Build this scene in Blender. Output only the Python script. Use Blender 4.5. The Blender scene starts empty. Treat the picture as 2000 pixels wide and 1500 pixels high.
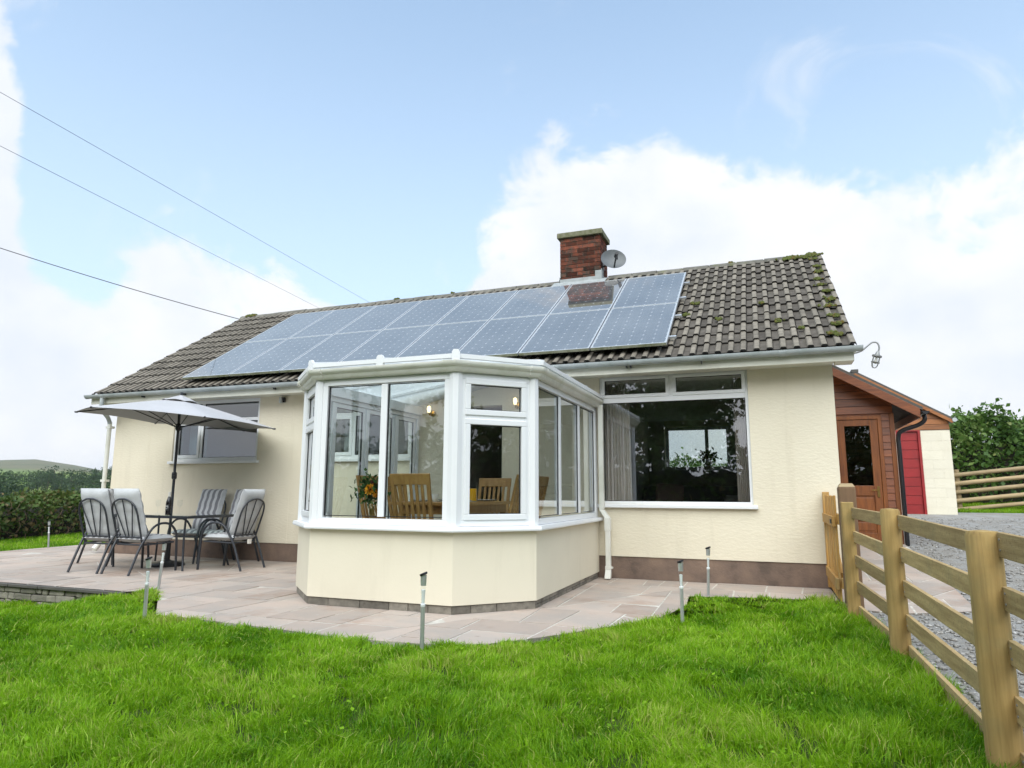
import bpy, bmesh, math, random
import numpy as np
from mathutils import Vector, Matrix
random.seed(7)
RNG = np.random.default_rng(11)
D = bpy.data
SC = bpy.context.scene
COL = SC.collection
R = math.radians

# ------------------------------------------------------------------ camera
CAM_POS = Vector((-0.7885, -8.7745, 1.0807))
YAW, PITCH, ROLL, FPX = 0.3622, 0.1598, 0.0046, 1310.74
_fwd = Vector((-math.sin(YAW)*math.cos(PITCH), math.cos(YAW)*math.cos(PITCH), math.sin(PITCH)))
_rt0 = Vector((math.cos(YAW), math.sin(YAW), 0)); _up0 = _rt0.cross(_fwd)
_rt = math.cos(ROLL)*_rt0 + math.sin(ROLL)*_up0
_up = -math.sin(ROLL)*_rt0 + math.cos(ROLL)*_up0
cam_d = D.cameras.new('camera'); cam = D.objects.new('camera', cam_d); COL.objects.link(cam)
cam.matrix_world = Matrix(((_rt.x, _up.x, -_fwd.x, CAM_POS.x), (_rt.y, _up.y, -_fwd.y, CAM_POS.y),
                           (_rt.z, _up.z, -_fwd.z, CAM_POS.z), (0, 0, 0, 1)))
cam_d.sensor_width = 36; cam_d.lens = 36*FPX/2000; cam_d.clip_start = .05; cam_d.clip_end = 9000
SC.camera = cam

# ------------------------------------------------------------------ node helpers
def nd(nt, typ, props=None, **ins):
    n = nt.nodes.new(typ)
    for k, v in (props or {}).items(): setattr(n, k, v)
    for k, v in ins.items():
        s = n.inputs[int(k[1:])] if k[0] == 'i' and k[1:].isdigit() else n.inputs[k.replace('_', ' ')]
        if hasattr(v, 'is_linked') or isinstance(v, bpy.types.NodeSocket): nt.links.new(v, s)
        else: s.default_value = v
    return n
def mth(nt, op, a, b=None, c=None, clamp=False):
    n = nt.nodes.new('ShaderNodeMath'); n.operation = op; n.use_clamp = clamp
    for i, v in enumerate((a, b, c)):
        if v is None: continue
        if isinstance(v, bpy.types.NodeSocket): nt.links.new(v, n.inputs[i])
        else: n.inputs[i].default_value = v
    return n.outputs[0]
def mixc(nt, f, a, b, blend='MIX'):
    n = nt.nodes.new('ShaderNodeMix'); n.data_type = 'RGBA'; n.blend_type = blend
    for s, v in ((n.inputs[0], f), (n.inputs[6], a), (n.inputs[7], b)):
        if isinstance(v, bpy.types.NodeSocket): nt.links.new(v, s)
        else: s.default_value = (*v, 1) if isinstance(v, (tuple, list)) and len(v) == 3 else v
    return n.outputs[2]
def ramp(nt, fac, stops, interp='LINEAR'):
    n = nt.nodes.new('ShaderNodeValToRGB'); r = n.color_ramp; r.interpolation = interp
    while len(r.elements) < len(stops): r.elements.new(0.5)
    for e, (p, c) in zip(r.elements, stops):
        e.position = p; e.color = (*c, 1) if isinstance(c, (tuple, list)) else (c, c, c, 1)
    nt.links.new(fac, n.inputs[0]); return n.outputs[0]

# ------------------------------------------------------------------ world: clear blue sky with a bank of cumulus
SUN_EL, SUN_AZ = 52.0, 172.0      # degrees; azimuth measured clockwise from +Y: behind the camera
world = D.worlds.new('World'); SC.world = world; world.use_nodes = True
wn = world.node_tree; wn.nodes.clear()
sky = nd(wn, 'ShaderNodeTexSky', dict(sky_type='NISHITA', sun_disc=False, sun_elevation=R(SUN_EL), sun_rotation=R(SUN_AZ),
                                      air_density=1.0, dust_density=1.0, ozone_density=1.0))
tc = nd(wn, 'ShaderNodeTexCoord')
sep = nd(wn, 'ShaderNodeSeparateXYZ', i0=tc.outputs['Generated'])
hyp = mth(wn, 'SQRT', mth(wn, 'ADD', mth(wn, 'MULTIPLY', sep.outputs[0], sep.outputs[0]), mth(wn, 'MULTIPLY', sep.outputs[1], sep.outputs[1])))
elev = mth(wn, 'MULTIPLY', mth(wn, 'ARCTAN2', sep.outputs[2], hyp), 180/math.pi)            # degrees
azim = mth(wn, 'MULTIPLY', mth(wn, 'ARCTAN2', sep.outputs[0], sep.outputs[1]), 180/math.pi) # clockwise from +Y, -180..180
azf = mth(wn, 'ADD', mth(wn, 'DIVIDE', azim, 360.0), 0.5)
# height of the cloud tops round the horizon (degrees / 50)
def az(a): return (a+180)/360
tops = [(-180,21),(-150,27),(-120,17),(-95,23),(-78,24),(-68,40),(-61,36),(-57.5,20),(-54,13),(-50,19),(-45.5,18.5),(-40,14.5),(-32,11),(-26,14),(-23.5,24),(-20,29),(-16,30),(-11,30),(-7,28.5),(-1,27),(4,24.5),(8,22),(13,23.5),(19,26),(27,29),(40,24),(58,17),(75,26),(100,18),(125,25),(150,17),(180,21)]
topc = ramp(wn, azf, [(az(a), h/50) for a, h in tops])
topd = mth(wn, 'MULTIPLY', topc, 50.0)
# noise in a flattened direction space so that the billows are wider than tall
mp = nd(wn, 'ShaderNodeMapping', i0=tc.outputs['Generated']); mp.inputs['Scale'].default_value = (1, 1, 1.35)
nA = nd(wn, 'ShaderNodeTexNoise', Vector=mp.outputs[0], Scale=3.2, Detail=9.0, Roughness=.56, Distortion=.25)
nB = nd(wn, 'ShaderNodeTexNoise', Vector=mp.outputs[0], Scale=9.0, Detail=8.0, Roughness=.6, Distortion=.5)
nf = mth(wn, 'ADD', mth(wn, 'MULTIPLY', mth(wn, 'SUBTRACT', nA.outputs[0], .5), 30.0), mth(wn, 'MULTIPLY', mth(wn, 'SUBTRACT', nB.outputs[0], .5), 16.0))
edge = mth(wn, 'SUBTRACT', mth(wn, 'ADD', topd, nf), elev)
m1 = nd(wn, 'ShaderNodeMapRange', dict(interpolation_type='SMOOTHSTEP'), Value=edge); m1.inputs[1].default_value = -.8; m1.inputs[2].default_value = 3.4
# thin wisps higher up
mpw = nd(wn, 'ShaderNodeMapping', i0=tc.outputs['Generated']); mpw.inputs['Scale'].default_value = (1.2, 2.2, 1.0); mpw.inputs['Rotation'].default_value = (.3, .5, .4)
nW = nd(wn, 'ShaderNodeTexNoise', Vector=mpw.outputs[0], Scale=3.6, Detail=10.0, Roughness=.62, Distortion=.9)
m2 = nd(wn, 'ShaderNodeMapRange', dict(interpolation_type='SMOOTHSTEP'), Value=nW.outputs[0]); m2.inputs[1].default_value = .57; m2.inputs[2].default_value = .80; m2.inputs[4].default_value = .55
mask = mth(wn, 'MAXIMUM', m1.outputs[0], m2.outputs[0])
# low air is milky
hz = nd(wn, 'ShaderNodeMapRange', dict(interpolation_type='SMOOTHSTEP'), Value=elev); hz.inputs[1].default_value = 50; hz.inputs[2].default_value = 0; hz.inputs[3].default_value = .24; hz.inputs[4].default_value = .82
SKYW = (3.9, 4.55, 5.35)
base_sky = mixc(wn, 1.0, sky.outputs[0], (1.10, 1.36, 1.34), 'MULTIPLY')
airy = mixc(wn, hz.outputs[0], base_sky, SKYW)
nC = nd(wn, 'ShaderNodeTexNoise', Vector=mp.outputs[0], Scale=5.0, Detail=6.0, Roughness=.55)
cl = ramp(wn, nC.outputs[0], [(.34, (4.0, 4.3, 4.8)), (.60, (4.75, 4.85, 5.0))])
skyc = mixc(wn, mask, airy, cl)
bg = nd(wn, 'ShaderNodeBackground', Color=skyc, Strength=.076)
wo = nd(wn, 'ShaderNodeOutputWorld', Surface=bg.outputs[0])

# ------------------------------------------------------------------ sun (behind thin cloud: broad and weak)
sd = D.lights.new('sun', 'SUN'); sd.energy = 1.5; sd.angle = R(75); sd.color = (1, .965, .9)
sun = D.objects.new('sun', sd); COL.objects.link(sun)
_sv = Vector((math.sin(R(SUN_AZ))*math.cos(R(SUN_EL)), math.cos(R(SUN_AZ))*math.cos(R(SUN_EL)), math.sin(R(SUN_EL))))
sun.rotation_euler = _sv.to_track_quat('Z', 'Y').to_euler(); sun.location = _sv*40
vs = SC.view_settings; vs.view_transform = 'Standard'; vs.look = 'None'; vs.gamma = 1; vs.use_curve_mapping = False
vs.exposure = 1.5
SC.cycles.max_bounces = 8; SC.cycles.diffuse_bounces = 3; SC.cycles.glossy_bounces = 4; SC.cycles.transparent_max_bounces = 12
SC.cycles.transmission_bounces = 6; SC.cycles.caustics_reflective = False; SC.cycles.caustics_refractive = False
SC.cycles.sample_clamp_indirect = 6

# ------------------------------------------------------------------ materials
MATS = {}
def mat(name, c1, c2=None, rough=.6, scale=5, detail=5, bump=0., bscale=60, bdetail=4, metal=0., spec=.5, stretch=(1, 1, 1), bstretch=None,
        rnd=0., coord='pos', dist=.006, lo=.35, hi=.65, extra=None):
    m = D.materials.new(name); m.use_nodes = True; nt = m.node_tree; b = nt.nodes['Principled BSDF']
    b.inputs['Roughness'].default_value = rough; b.inputs['Metallic'].default_value = metal; b.inputs['Specular IOR Level'].default_value = spec
    if coord == 'pos': vec = nd(nt, 'ShaderNodeNewGeometry').outputs['Position']
    else: vec = nd(nt, 'ShaderNodeTexCoord').outputs['Object']
    c2 = c2 or tuple(x*.88 for x in c1)
    mpn = nd(nt, 'ShaderNodeMapping', i0=vec); mpn.inputs['Scale'].default_value = stretch
    n = nd(nt, 'ShaderNodeTexNoise', Vector=mpn.outputs[0], Scale=scale, Detail=detail, Roughness=.6)
    col = ramp(nt, n.outputs[0], [(lo, c1), (hi, c2)])
    if extra: col = extra(nt, vec, col)
    if rnd:
        oi = nd(nt, 'ShaderNodeObjectInfo')
        v = mth(nt, 'ADD', mth(nt, 'MULTIPLY', oi.outputs['Random'], 2*rnd), 1-rnd)
        hs = nd(nt, 'ShaderNodeHueSaturation', Value=v, Color=col); col = hs.outputs[0]
    nt.links.new(col, b.inputs['Base Color'])
    if bump:
        mb = nd(nt, 'ShaderNodeMapping', i0=vec); mb.inputs['Scale'].default_value = bstretch or stretch
        n2 = nd(nt, 'ShaderNodeTexNoise', Vector=mb.outputs[0], Scale=bscale, Detail=bdetail, Roughness=.6)
        bp = nd(nt, 'ShaderNodeBump', Strength=bump, Distance=dist, Height=n2.outputs[0]); nt.links.new(bp.outputs[0], b.inputs['Normal'])
    MATS[name] = m; return m
def streaks(c, amt, sx=7, sz=.6, lo=.5, hi=.75):
    """vertical weather streaks and smudges of colour c"""
    def f(nt, vec, col):
        mm = nd(nt, 'ShaderNodeMapping', i0=vec); mm.inputs['Scale'].default_value = (sx, sx, sz)
        n = nd(nt, 'ShaderNodeTexNoise', Vector=mm.outputs[0], Scale=1.0, Detail=6.0, Roughness=.65)
        k = nd(nt, 'ShaderNodeMapRange', Value=n.outputs[0]); k.inputs[1].default_value = lo; k.inputs[2].default_value = hi; k.inputs[4].default_value = amt
        return mixc(nt, k.outputs[0], col, c)
    return f
def spots(c, amt, scale=8, lo=.6, hi=.7):
    def f(nt, vec, col):
        n = nd(nt, 'ShaderNodeTexNoise', Vector=vec, Scale=scale, Detail=6.0, Roughness=.65)
        k = nd(nt, 'ShaderNodeMapRange', Value=n.outputs[0]); k.inputs[1].default_value = lo; k.inputs[2].default_value = hi; k.inputs[4].default_value = amt
        return mixc(nt, k.outputs[0], col, c)
    return f
def both(*fs):
    def f(nt, vec, col):
        for g in fs: col = g(nt, vec, col)
        return col
    return f
CREAM = (.755, .69, .545)
mat('render', CREAM, (.715, .65, .51), rough=.9, scale=1.2, bump=.45, bscale=26, bdetail=5, bstretch=(.6, .6, 1.4), dist=.012, spec=.2, extra=streaks((.54, .48, .36), .38, 5, .5, .55, .8))
mat('smooth_render', (.76, .70, .56), (.72, .66, .525), rough=.85, scale=1.1, bump=.25, bscale=35, dist=.004, spec=.2, extra=both(streaks((.56, .51, .39), .34, 5, .7, .56, .8), spots((.45, .42, .33), .35, 5, .70, .74)))
mat('plinth', (.235, .165, .125), (.15, .11, .09), rough=.9, scale=3, bump=.5, bscale=40, dist=.01, spec=.2, extra=both(spots((.5, .46, .38), .5, 22, .70, .74), streaks((.09, .075, .06), .5, 3, 3, .55, .7)))
mat('upvc', (.80, .81, .82), (.78, .79, .80), rough=.32, scale=2, spec=.5)
mat('gutter_white', (.74, .735, .68), (.66, .66, .58), rough=.42, scale=3, extra=streaks((.45, .46, .36), .35, 3, 3, .5, .75))
mat('gutter_grey', (.42, .455, .46), (.36, .395, .40), rough=.45, scale=4, extra=streaks((.27, .32, .28), .5, 4, 4, .5, .75))
mat('fascia', (.72, .71, .62), (.66, .65, .55), rough=.5, scale=3, extra=streaks((.5, .47, .36), .3, 3, 3))
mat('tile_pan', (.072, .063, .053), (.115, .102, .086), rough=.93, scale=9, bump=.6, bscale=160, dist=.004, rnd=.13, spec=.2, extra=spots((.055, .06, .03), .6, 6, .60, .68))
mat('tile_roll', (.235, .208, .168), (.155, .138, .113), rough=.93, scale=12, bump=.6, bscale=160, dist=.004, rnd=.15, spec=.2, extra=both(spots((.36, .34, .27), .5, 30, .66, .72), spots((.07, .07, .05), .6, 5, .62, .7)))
mat('tile_edge_shade', (.022, .020, .018), rough=.95)  # near black: the shadow line under each course, painted on the tile edge
mat('ridge', (.20, .19, .165), (.12, .115, .10), rough=.93, scale=9, bump=.6, bscale=90, rnd=.12, spec=.2, extra=spots((.12, .13, .05), .6, 7, .60, .68))
mat('deck', (.03, .028, .025), rough=.95)
mat('moss', (.10, .125, .022), (.055, .06, .012), rough=.95, scale=30, bump=.8, bscale=120, extra=spots((.16, .085, .02), .7, 14, .55, .62))
mat('brick', (.185, .055, .030), (.085, .036, .026), rough=.9, scale=14, bump=.7, bscale=120, dist=.006, rnd=.62, spec=.2, extra=both(spots((.045, .040, .032), .85, 4, .50, .58), spots((.30, .27, .22), .35, 25, .68, .72)))
mat('mortar', (.19, .17, .135), (.12, .11, .09), rough=.95, scale=30, bump=.5, bscale=150)
mat('cap_stone', (.21, .20, .14), (.12, .125, .06), rough=.95, scale=14, bump=.8, bscale=90, extra=spots((.34, .32, .24), .6, 30, .62, .7))
mat('lead', (.36, .385, .39), (.27, .29, .285), rough=.6, scale=9, bump=.3, bscale=30)
mat('alu', (.66, .68, .70), rough=.38, metal=.55)
mat('panel_edge', (.17, .18, .09), (.33, .33, .24), rough=.8, scale=9, stretch=(1, 1, .3))
mat('steel', (.55, .56, .56), (.48, .49, .49), rough=.35, metal=.6)
mat('galv', (.30, .305, .30), (.24, .245, .24), rough=.5, metal=.4)
mat('black', (.012, .012, .014), rough=.5)
mat('black_gloss', (.012, .012, .015), rough=.35)
mat('anthracite', (.030, .034, .042), (.024, .027, .034), rough=.42)
mat('dish', (.12, .13, .135), (.095, .105, .11), rough=.5)
mat('parasol', (.44, .435, .445), (.41, .405, .41), rough=.9, scale=2, bump=.15, bscale=300)
mat('cushion_plain', (.54, .55, .56), (.47, .48, .485), rough=.95, scale=6, bump=.5, bscale=14, dist=.01)
mat('oak', (.42, .235, .075), (.31, .16, .045), rough=.45, scale=3, stretch=(6, 6, .8))
mat('stained_x', (.235, .070, .020), (.125, .036, .012), rough=.45, scale=2.2, stretch=(1.2, 8, 12), rnd=.22, extra=spots((.05, .014, .006), .8, 9, .70, .74))
mat('stained_z', (.27, .088, .020), (.155, .048, .013), rough=.42, scale=2.2, stretch=(11, 8, 1.1), rnd=.12)
mat('shed_wood', (.33, .125, .036), (.22, .080, .024), rough=.6, scale=2.0, stretch=(1.2, 8, 12), rnd=.18, extra=spots((.10, .035, .012), .8, 7, .71, .74))
mat('red_paint', (.31, .017, .018), (.24, .013, .014), rough=.45, scale=3, rnd=.08)
mat('white_block', (.74, .69, .56), (.70, .65, .52), rough=.9, scale=3, bump=.5, bscale=28, dist=.012, rnd=.03)
WN1, WN2 = (.49, .35, .16), (.33, .22, .09)
gl = spots((.29, .235, .115), .5, 2.2, .52, .66)
mat('rail_wood', WN1, WN2, rough=.85, scale=2.4, stretch=(14, .9, 14), bump=.5, bscale=8, bstretch=(30, 1.2, 30), dist=.004, rnd=.16, extra=both(gl, streaks((.19, .125, .055), .55, 60, 60, .52, .68), spots((.10, .055, .025), .9, 9, .70, .73)))
mat('post_wood', (.42, .28, .10), (.28, .18, .058), rough=.88, scale=2.4, stretch=(14, 14, .9), bump=.4, bscale=8, bstretch=(30, 30, 1.2), dist=.003, rnd=.12, extra=both(spots((.22, .185, .08), .5, 2.2, .5, .64), streaks((.12, .075, .035), .6, 22, .5, .56, .72), spots((.085, .05, .025), .9, 9, .70, .73)))
mat('gate_wood', (.50, .285, .075), (.42, .22, .055), rough=.7, scale=2.0, stretch=(10, 10, .7), rnd=.1, extra=spots((.40, .32, .16), .6, 3, .5, .65))
mat('gatepost_wood', (.21, .125, .066), (.15, .09, .048), rough=.85, scale=2.2, stretch=(12, 12, .8))
mat('pale_rail', (.40, .30, .17), (.29, .215, .12), rough=.85, scale=2.2, stretch=(1.2, 6, 10), rnd=.1)
mat('slab', (.43, .35, .295), (.375, .325, .285), rough=.82, scale=2.2, bump=.35, bscale=14, dist=.006, rnd=.13, spec=.3, lo=.4, hi=.6, extra=both(spots((.33, .235, .18), .6, 1.3, .54, .64), spots((.17, .13, .11), .5, 3.5, .66, .72), spots((.46, .43, .40), .45, 9, .62, .70)))
mat('slab_joint', (.60, .57, .51), (.40, .37, .32), rough=.95, scale=9, bump=.4, bscale=80)
mat('wall_stone', (.30, .27, .215), (.20, .185, .15), rough=.93, scale=8, bump=.8, bscale=40, dist=.01, rnd=.25, extra=spots((.44, .41, .34), .5, 10, .6, .68))
mat('slate', (.10, .092, .08), (.075, .07, .062), rough=.85, scale=6, bump=.4, bscale=40)
mat('base_block', (.25, .225, .185), (.15, .135, .11), rough=.93, scale=10, bump=.6, bscale=60, rnd=.32, extra=streaks((.07, .06, .045), .6, 9, 9, .55, .7))
mat('gravel_base', (.36, .34, .305), (.18, .17, .155), rough=.95, scale=55, detail=8, bump=1., bscale=70, dist=.02, extra=spots((.36, .365, .36), .6, 2.2, .46, .62))
mat('gravel_stone', (.40, .38, .35), (.16, .155, .145), rough=.85, scale=40, detail=3, extra=spots((.50, .50, .49), .8, 24, .58, .62))
mat('soil', (.050, .085, .012), (.028, .045, .010), rough=.95, scale=2.2, bump=.6, bscale=40, spec=.1)  # ground colour darkened so the gaps between grass blades look shaded
mat('field_far', (.16, .25, .055), (.20, .26, .07), rough=.95, scale=.012, spec=.1)
mat('curtain', (.78, .68, .63), rough=.9)
mat('net', (.72, .74, .75), rough=.9)
mat('room_wall', (.68, .66, .60), rough=.9)
mat('room_white', (.78, .78, .76), rough=.8)
mat('room_floor', (.20, .14, .09), rough=.5)
mat('sofa', (.075, .078, .082), rough=.95, scale=20, bump=.3, bscale=200)
mat('pink', (.33, .21, .19), rough=.95, bump=.3, bscale=200)
mat('pale_grey', (.45, .46, .46), rough=.9)
mat('china', (.72, .74, .73), rough=.2)
mat('juice', (.85, .42, .01), rough=.2)
mat('sage', (.40, .47, .42), rough=.8)
mat('petal_yellow', (.80, .42, .01), (.75, .22, .01), rough=.6, scale=25)
mat('petal_red', (.10, .012, .014), rough=.6)
mat('brass', (.45, .30, .10), rough=.3, metal=1)
mat('flower_stem', (.05, .11, .02), rough=.6)
mat('bark', (.10, .08, .06), (.06, .048, .036), rough=.95, scale=9, stretch=(6, 6, 1))
mat('twig', (.17, .11, .07), (.11, .07, .045), rough=.95)
mat('paper', (.75, .72, .66), rough=.7)
mat('wine_glass_dark', (.008, .006, .008), rough=.12, spec=.6)

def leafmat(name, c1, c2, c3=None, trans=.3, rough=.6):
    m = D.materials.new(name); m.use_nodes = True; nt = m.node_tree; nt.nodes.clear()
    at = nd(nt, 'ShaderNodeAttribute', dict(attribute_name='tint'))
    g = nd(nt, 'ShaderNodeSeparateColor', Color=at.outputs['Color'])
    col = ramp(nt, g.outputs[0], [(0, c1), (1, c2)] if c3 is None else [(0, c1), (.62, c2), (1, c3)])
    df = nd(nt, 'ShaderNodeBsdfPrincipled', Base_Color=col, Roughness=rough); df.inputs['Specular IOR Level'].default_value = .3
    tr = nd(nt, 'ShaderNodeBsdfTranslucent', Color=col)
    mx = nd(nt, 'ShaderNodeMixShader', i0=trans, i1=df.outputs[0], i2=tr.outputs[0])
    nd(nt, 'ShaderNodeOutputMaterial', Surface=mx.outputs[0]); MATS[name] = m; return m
leafmat('grass_blade', (.080, .23, .004), (.30, .53, .014), (.56, .54, .17), .40, .5)
leafmat('hedge_leaf', (.028, .058, .012), (.085, .14, .025), (.19, .13, .06), .25)
leafmat('laurel_leaf', (.035, .085, .020), (.11, .20, .040), (.22, .24, .08), .30, .5)
leafmat('tree_leaf', (.05, .085, .018), (.11, .17, .035), (.17, .19, .05), .3)
leafmat('far_leaf', (.026, .052, .026), (.055, .092, .038), (.085, .12, .045), .15, .9)
leafmat('posy_leaf', (.02, .06, .012), (.06, .12, .03), None, .2)

def glassmat(name, tint=(.93, .96, .95), ior=1.5, gain=1.0, add=0.0):
    m = D.materials.new(name); m.use_nodes = True; nt = m.node_tree; nt.nodes.clear()
    fr = nd(nt, 'ShaderNodeFresnel', IOR=ior)
    gm = nd(nt, 'ShaderNodeNewGeometry')   # mirror only on the outer face of the pane; the inner face lets light through
    fac = mth(nt, 'MULTIPLY', mth(nt, 'ADD', mth(nt, 'MULTIPLY', fr.outputs[0], gain), add, clamp=True), mth(nt, 'SUBTRACT', 1.0, gm.outputs['Backfacing']))
    t = nd(nt, 'ShaderNodeBsdfTransparent', Color=(*tint, 1)); gsy = nd(nt, 'ShaderNodeBsdfGlossy', Color=(.97, .98, 1, 1), Roughness=0.0)
    mx = nd(nt, 'ShaderNodeMixShader', i0=fac, i1=t.outputs[0], i2=gsy.outputs[0])
    nd(nt, 'ShaderNodeOutputMaterial', Surface=mx.outputs[0]); MATS[name] = m; return m
glassmat('pane', (.93, .96, .95), 1.52, 1.9, .045)
glassmat('pane_room', (.90, .93, .925), 1.52, 2.2, .14)
glassmat('thin_glass', (.985, .99, .99), 1.4, .8)
glassmat('pane_coated', (.66, .76, .78), 1.52, 1.8, .09)
glassmat('clear_glass', (.97, .98, .98), 1.45)
glassmat('table_glass', (.80, .86, .84), 1.52, 1.2)
def emat(name, c, s):
    m = D.materials.new(name); m.use_nodes = True; b = m.node_tree.nodes['Principled BSDF']
    b.inputs['Emission Color'].default_value = (*c, 1); b.inputs['Emission Strength'].default_value = s; b.inputs['Base Color'].default_value = (*c, 1); MATS[name] = m
emat('bulb_lit', (1, .72, .35), 1.1)
def polymat():
    m = D.materials.new('polycarbonate'); m.use_nodes = True; nt = m.node_tree; nt.nodes.clear()
    d = nd(nt, 'ShaderNodeBsdfDiffuse', Color=(.80, .81, .81, 1)); t = nd(nt, 'ShaderNodeBsdfTranslucent', Color=(.85, .87, .87, 1)); tp = nd(nt, 'ShaderNodeBsdfTransparent', Color=(.9, .92, .92, 1))
    m0 = nd(nt, 'ShaderNodeMixShader', i0=.72, i1=d.outputs[0], i2=t.outputs[0]); mx = nd(nt, 'ShaderNodeMixShader', i0=.35, i1=m0.outputs[0], i2=tp.outputs[0]); nd(nt, 'ShaderNodeOutputMaterial', Surface=mx.outputs[0]); MATS['polycarbonate'] = m
polymat()
def cushion_mat():
    m = mat('cushion_stripe', (.5, .5, .5), rough=.95, bump=.4, bscale=14, dist=.01, coord='obj'); nt = m.node_tree; b = nt.nodes['Principled BSDF']
    o = nd(nt, 'ShaderNodeTexCoord'); s = nd(nt, 'ShaderNodeSeparateXYZ', i0=o.outputs['Object'])
    f = mth(nt, 'FRACT', mth(nt, 'ADD', mth(nt, 'MULTIPLY', s.outputs[0], 1/.105), .25))
    k = mth(nt, 'GREATER_THAN', f, .5)
    nt.links.new(mixc(nt, k, (.60, .60, .60), (.24, .235, .25)), b.inputs['Base Color'])
cushion_mat()
def cell_mat():
    m = D.materials.new('solar_cells'); m.use_nodes = True; nt = m.node_tree; b = nt.nodes['Principled BSDF']
    o = nd(nt, 'ShaderNodeTexCoord'); s = nd(nt, 'ShaderNodeSeparateXYZ', i0=o.outputs['Object'])
    P = .1575
    fu = mth(nt, 'FRACT', mth(nt, 'DIVIDE', mth(nt, 'SUBTRACT', s.outputs[0], .0225), P)); fv = mth(nt, 'FRACT', mth(nt, 'DIVIDE', mth(nt, 'SUBTRACT', s.outputs[1], .0375), P))
    du = mth(nt, 'SUBTRACT', .5, mth(nt, 'ABSOLUTE', mth(nt, 'SUBTRACT', fu, .5))); dv = mth(nt, 'SUBTRACT', .5, mth(nt, 'ABSOLUTE', mth(nt, 'SUBTRACT', fv, .5)))
    gap = mth(nt, 'LESS_THAN', mth(nt, 'MINIMUM', du, dv), .012)
    dia = mth(nt, 'LESS_THAN', mth(nt, 'ADD', du, dv), .115)
    bus = mth(nt, 'LESS_THAN', mth(nt, 'ABSOLUTE', mth(nt, 'SUBTRACT', du, .25)), .009)
    w = mth(nt, 'MAXIMUM', mth(nt, 'MULTIPLY', mth(nt, 'MAXIMUM', mth(nt, 'MULTIPLY', gap, .30), mth(nt, 'MULTIPLY', bus, .22)), 1.0), mth(nt, 'MULTIPLY', dia, .7))
    # margin of white backing sheet
    ex = mth(nt, 'MAXIMUM', mth(nt, 'ABSOLUTE', mth(nt, 'SUBTRACT', s.outputs[0], .495)), mth(nt, 'SUBTRACT', mth(nt, 'ABSOLUTE', mth(nt, 'SUBTRACT', s.outputs[1], .825)), .33))
    w = mth(nt, 'MAXIMUM', w, mth(nt, 'GREATER_THAN', ex, .474))
    nz = nd(nt, 'ShaderNodeTexNoise', Vector=nd(nt, 'ShaderNodeNewGeometry').outputs['Position'], Scale=1.1, Detail=5.0)
    sky_sheen = nd(nt, 'ShaderNodeMapRange', Value=nz.outputs[0]); sky_sheen.inputs[1].default_value = .3; sky_sheen.inputs[2].default_value = .75; sky_sheen.inputs[3].default_value = .12; sky_sheen.inputs[4].default_value = .32  # patchy pale grey in the base colour, standing in for reflected bright sky
    c = mixc(nt, w, (.010, .011, .020), (.62, .64, .66)); c = mixc(nt, sky_sheen.outputs[0], c, (.44, .445, .44))
    nt.links.new(c, b.inputs['Base Color']); b.inputs['Roughness'].default_value = .5
    b.inputs['Coat Weight'].default_value = 1; b.inputs['Coat Roughness'].default_value = .015; b.inputs['Coat IOR'].default_value = 3.2
    b.inputs['Specular IOR Level'].default_value = .2
    gy_ = nd(nt, 'ShaderNodeBsdfGlossy', Color=(1, .84, .66, 1), Roughness=.015); mo = nt.nodes['Material Output']
    mx = nd(nt, 'ShaderNodeMixShader', i0=.34, i1=b.outputs[0], i2=gy_.outputs[0]); nt.links.new(mx.outputs[0], mo.inputs['Surface'])
    MATS['solar_cells'] = m
cell_mat()

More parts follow.
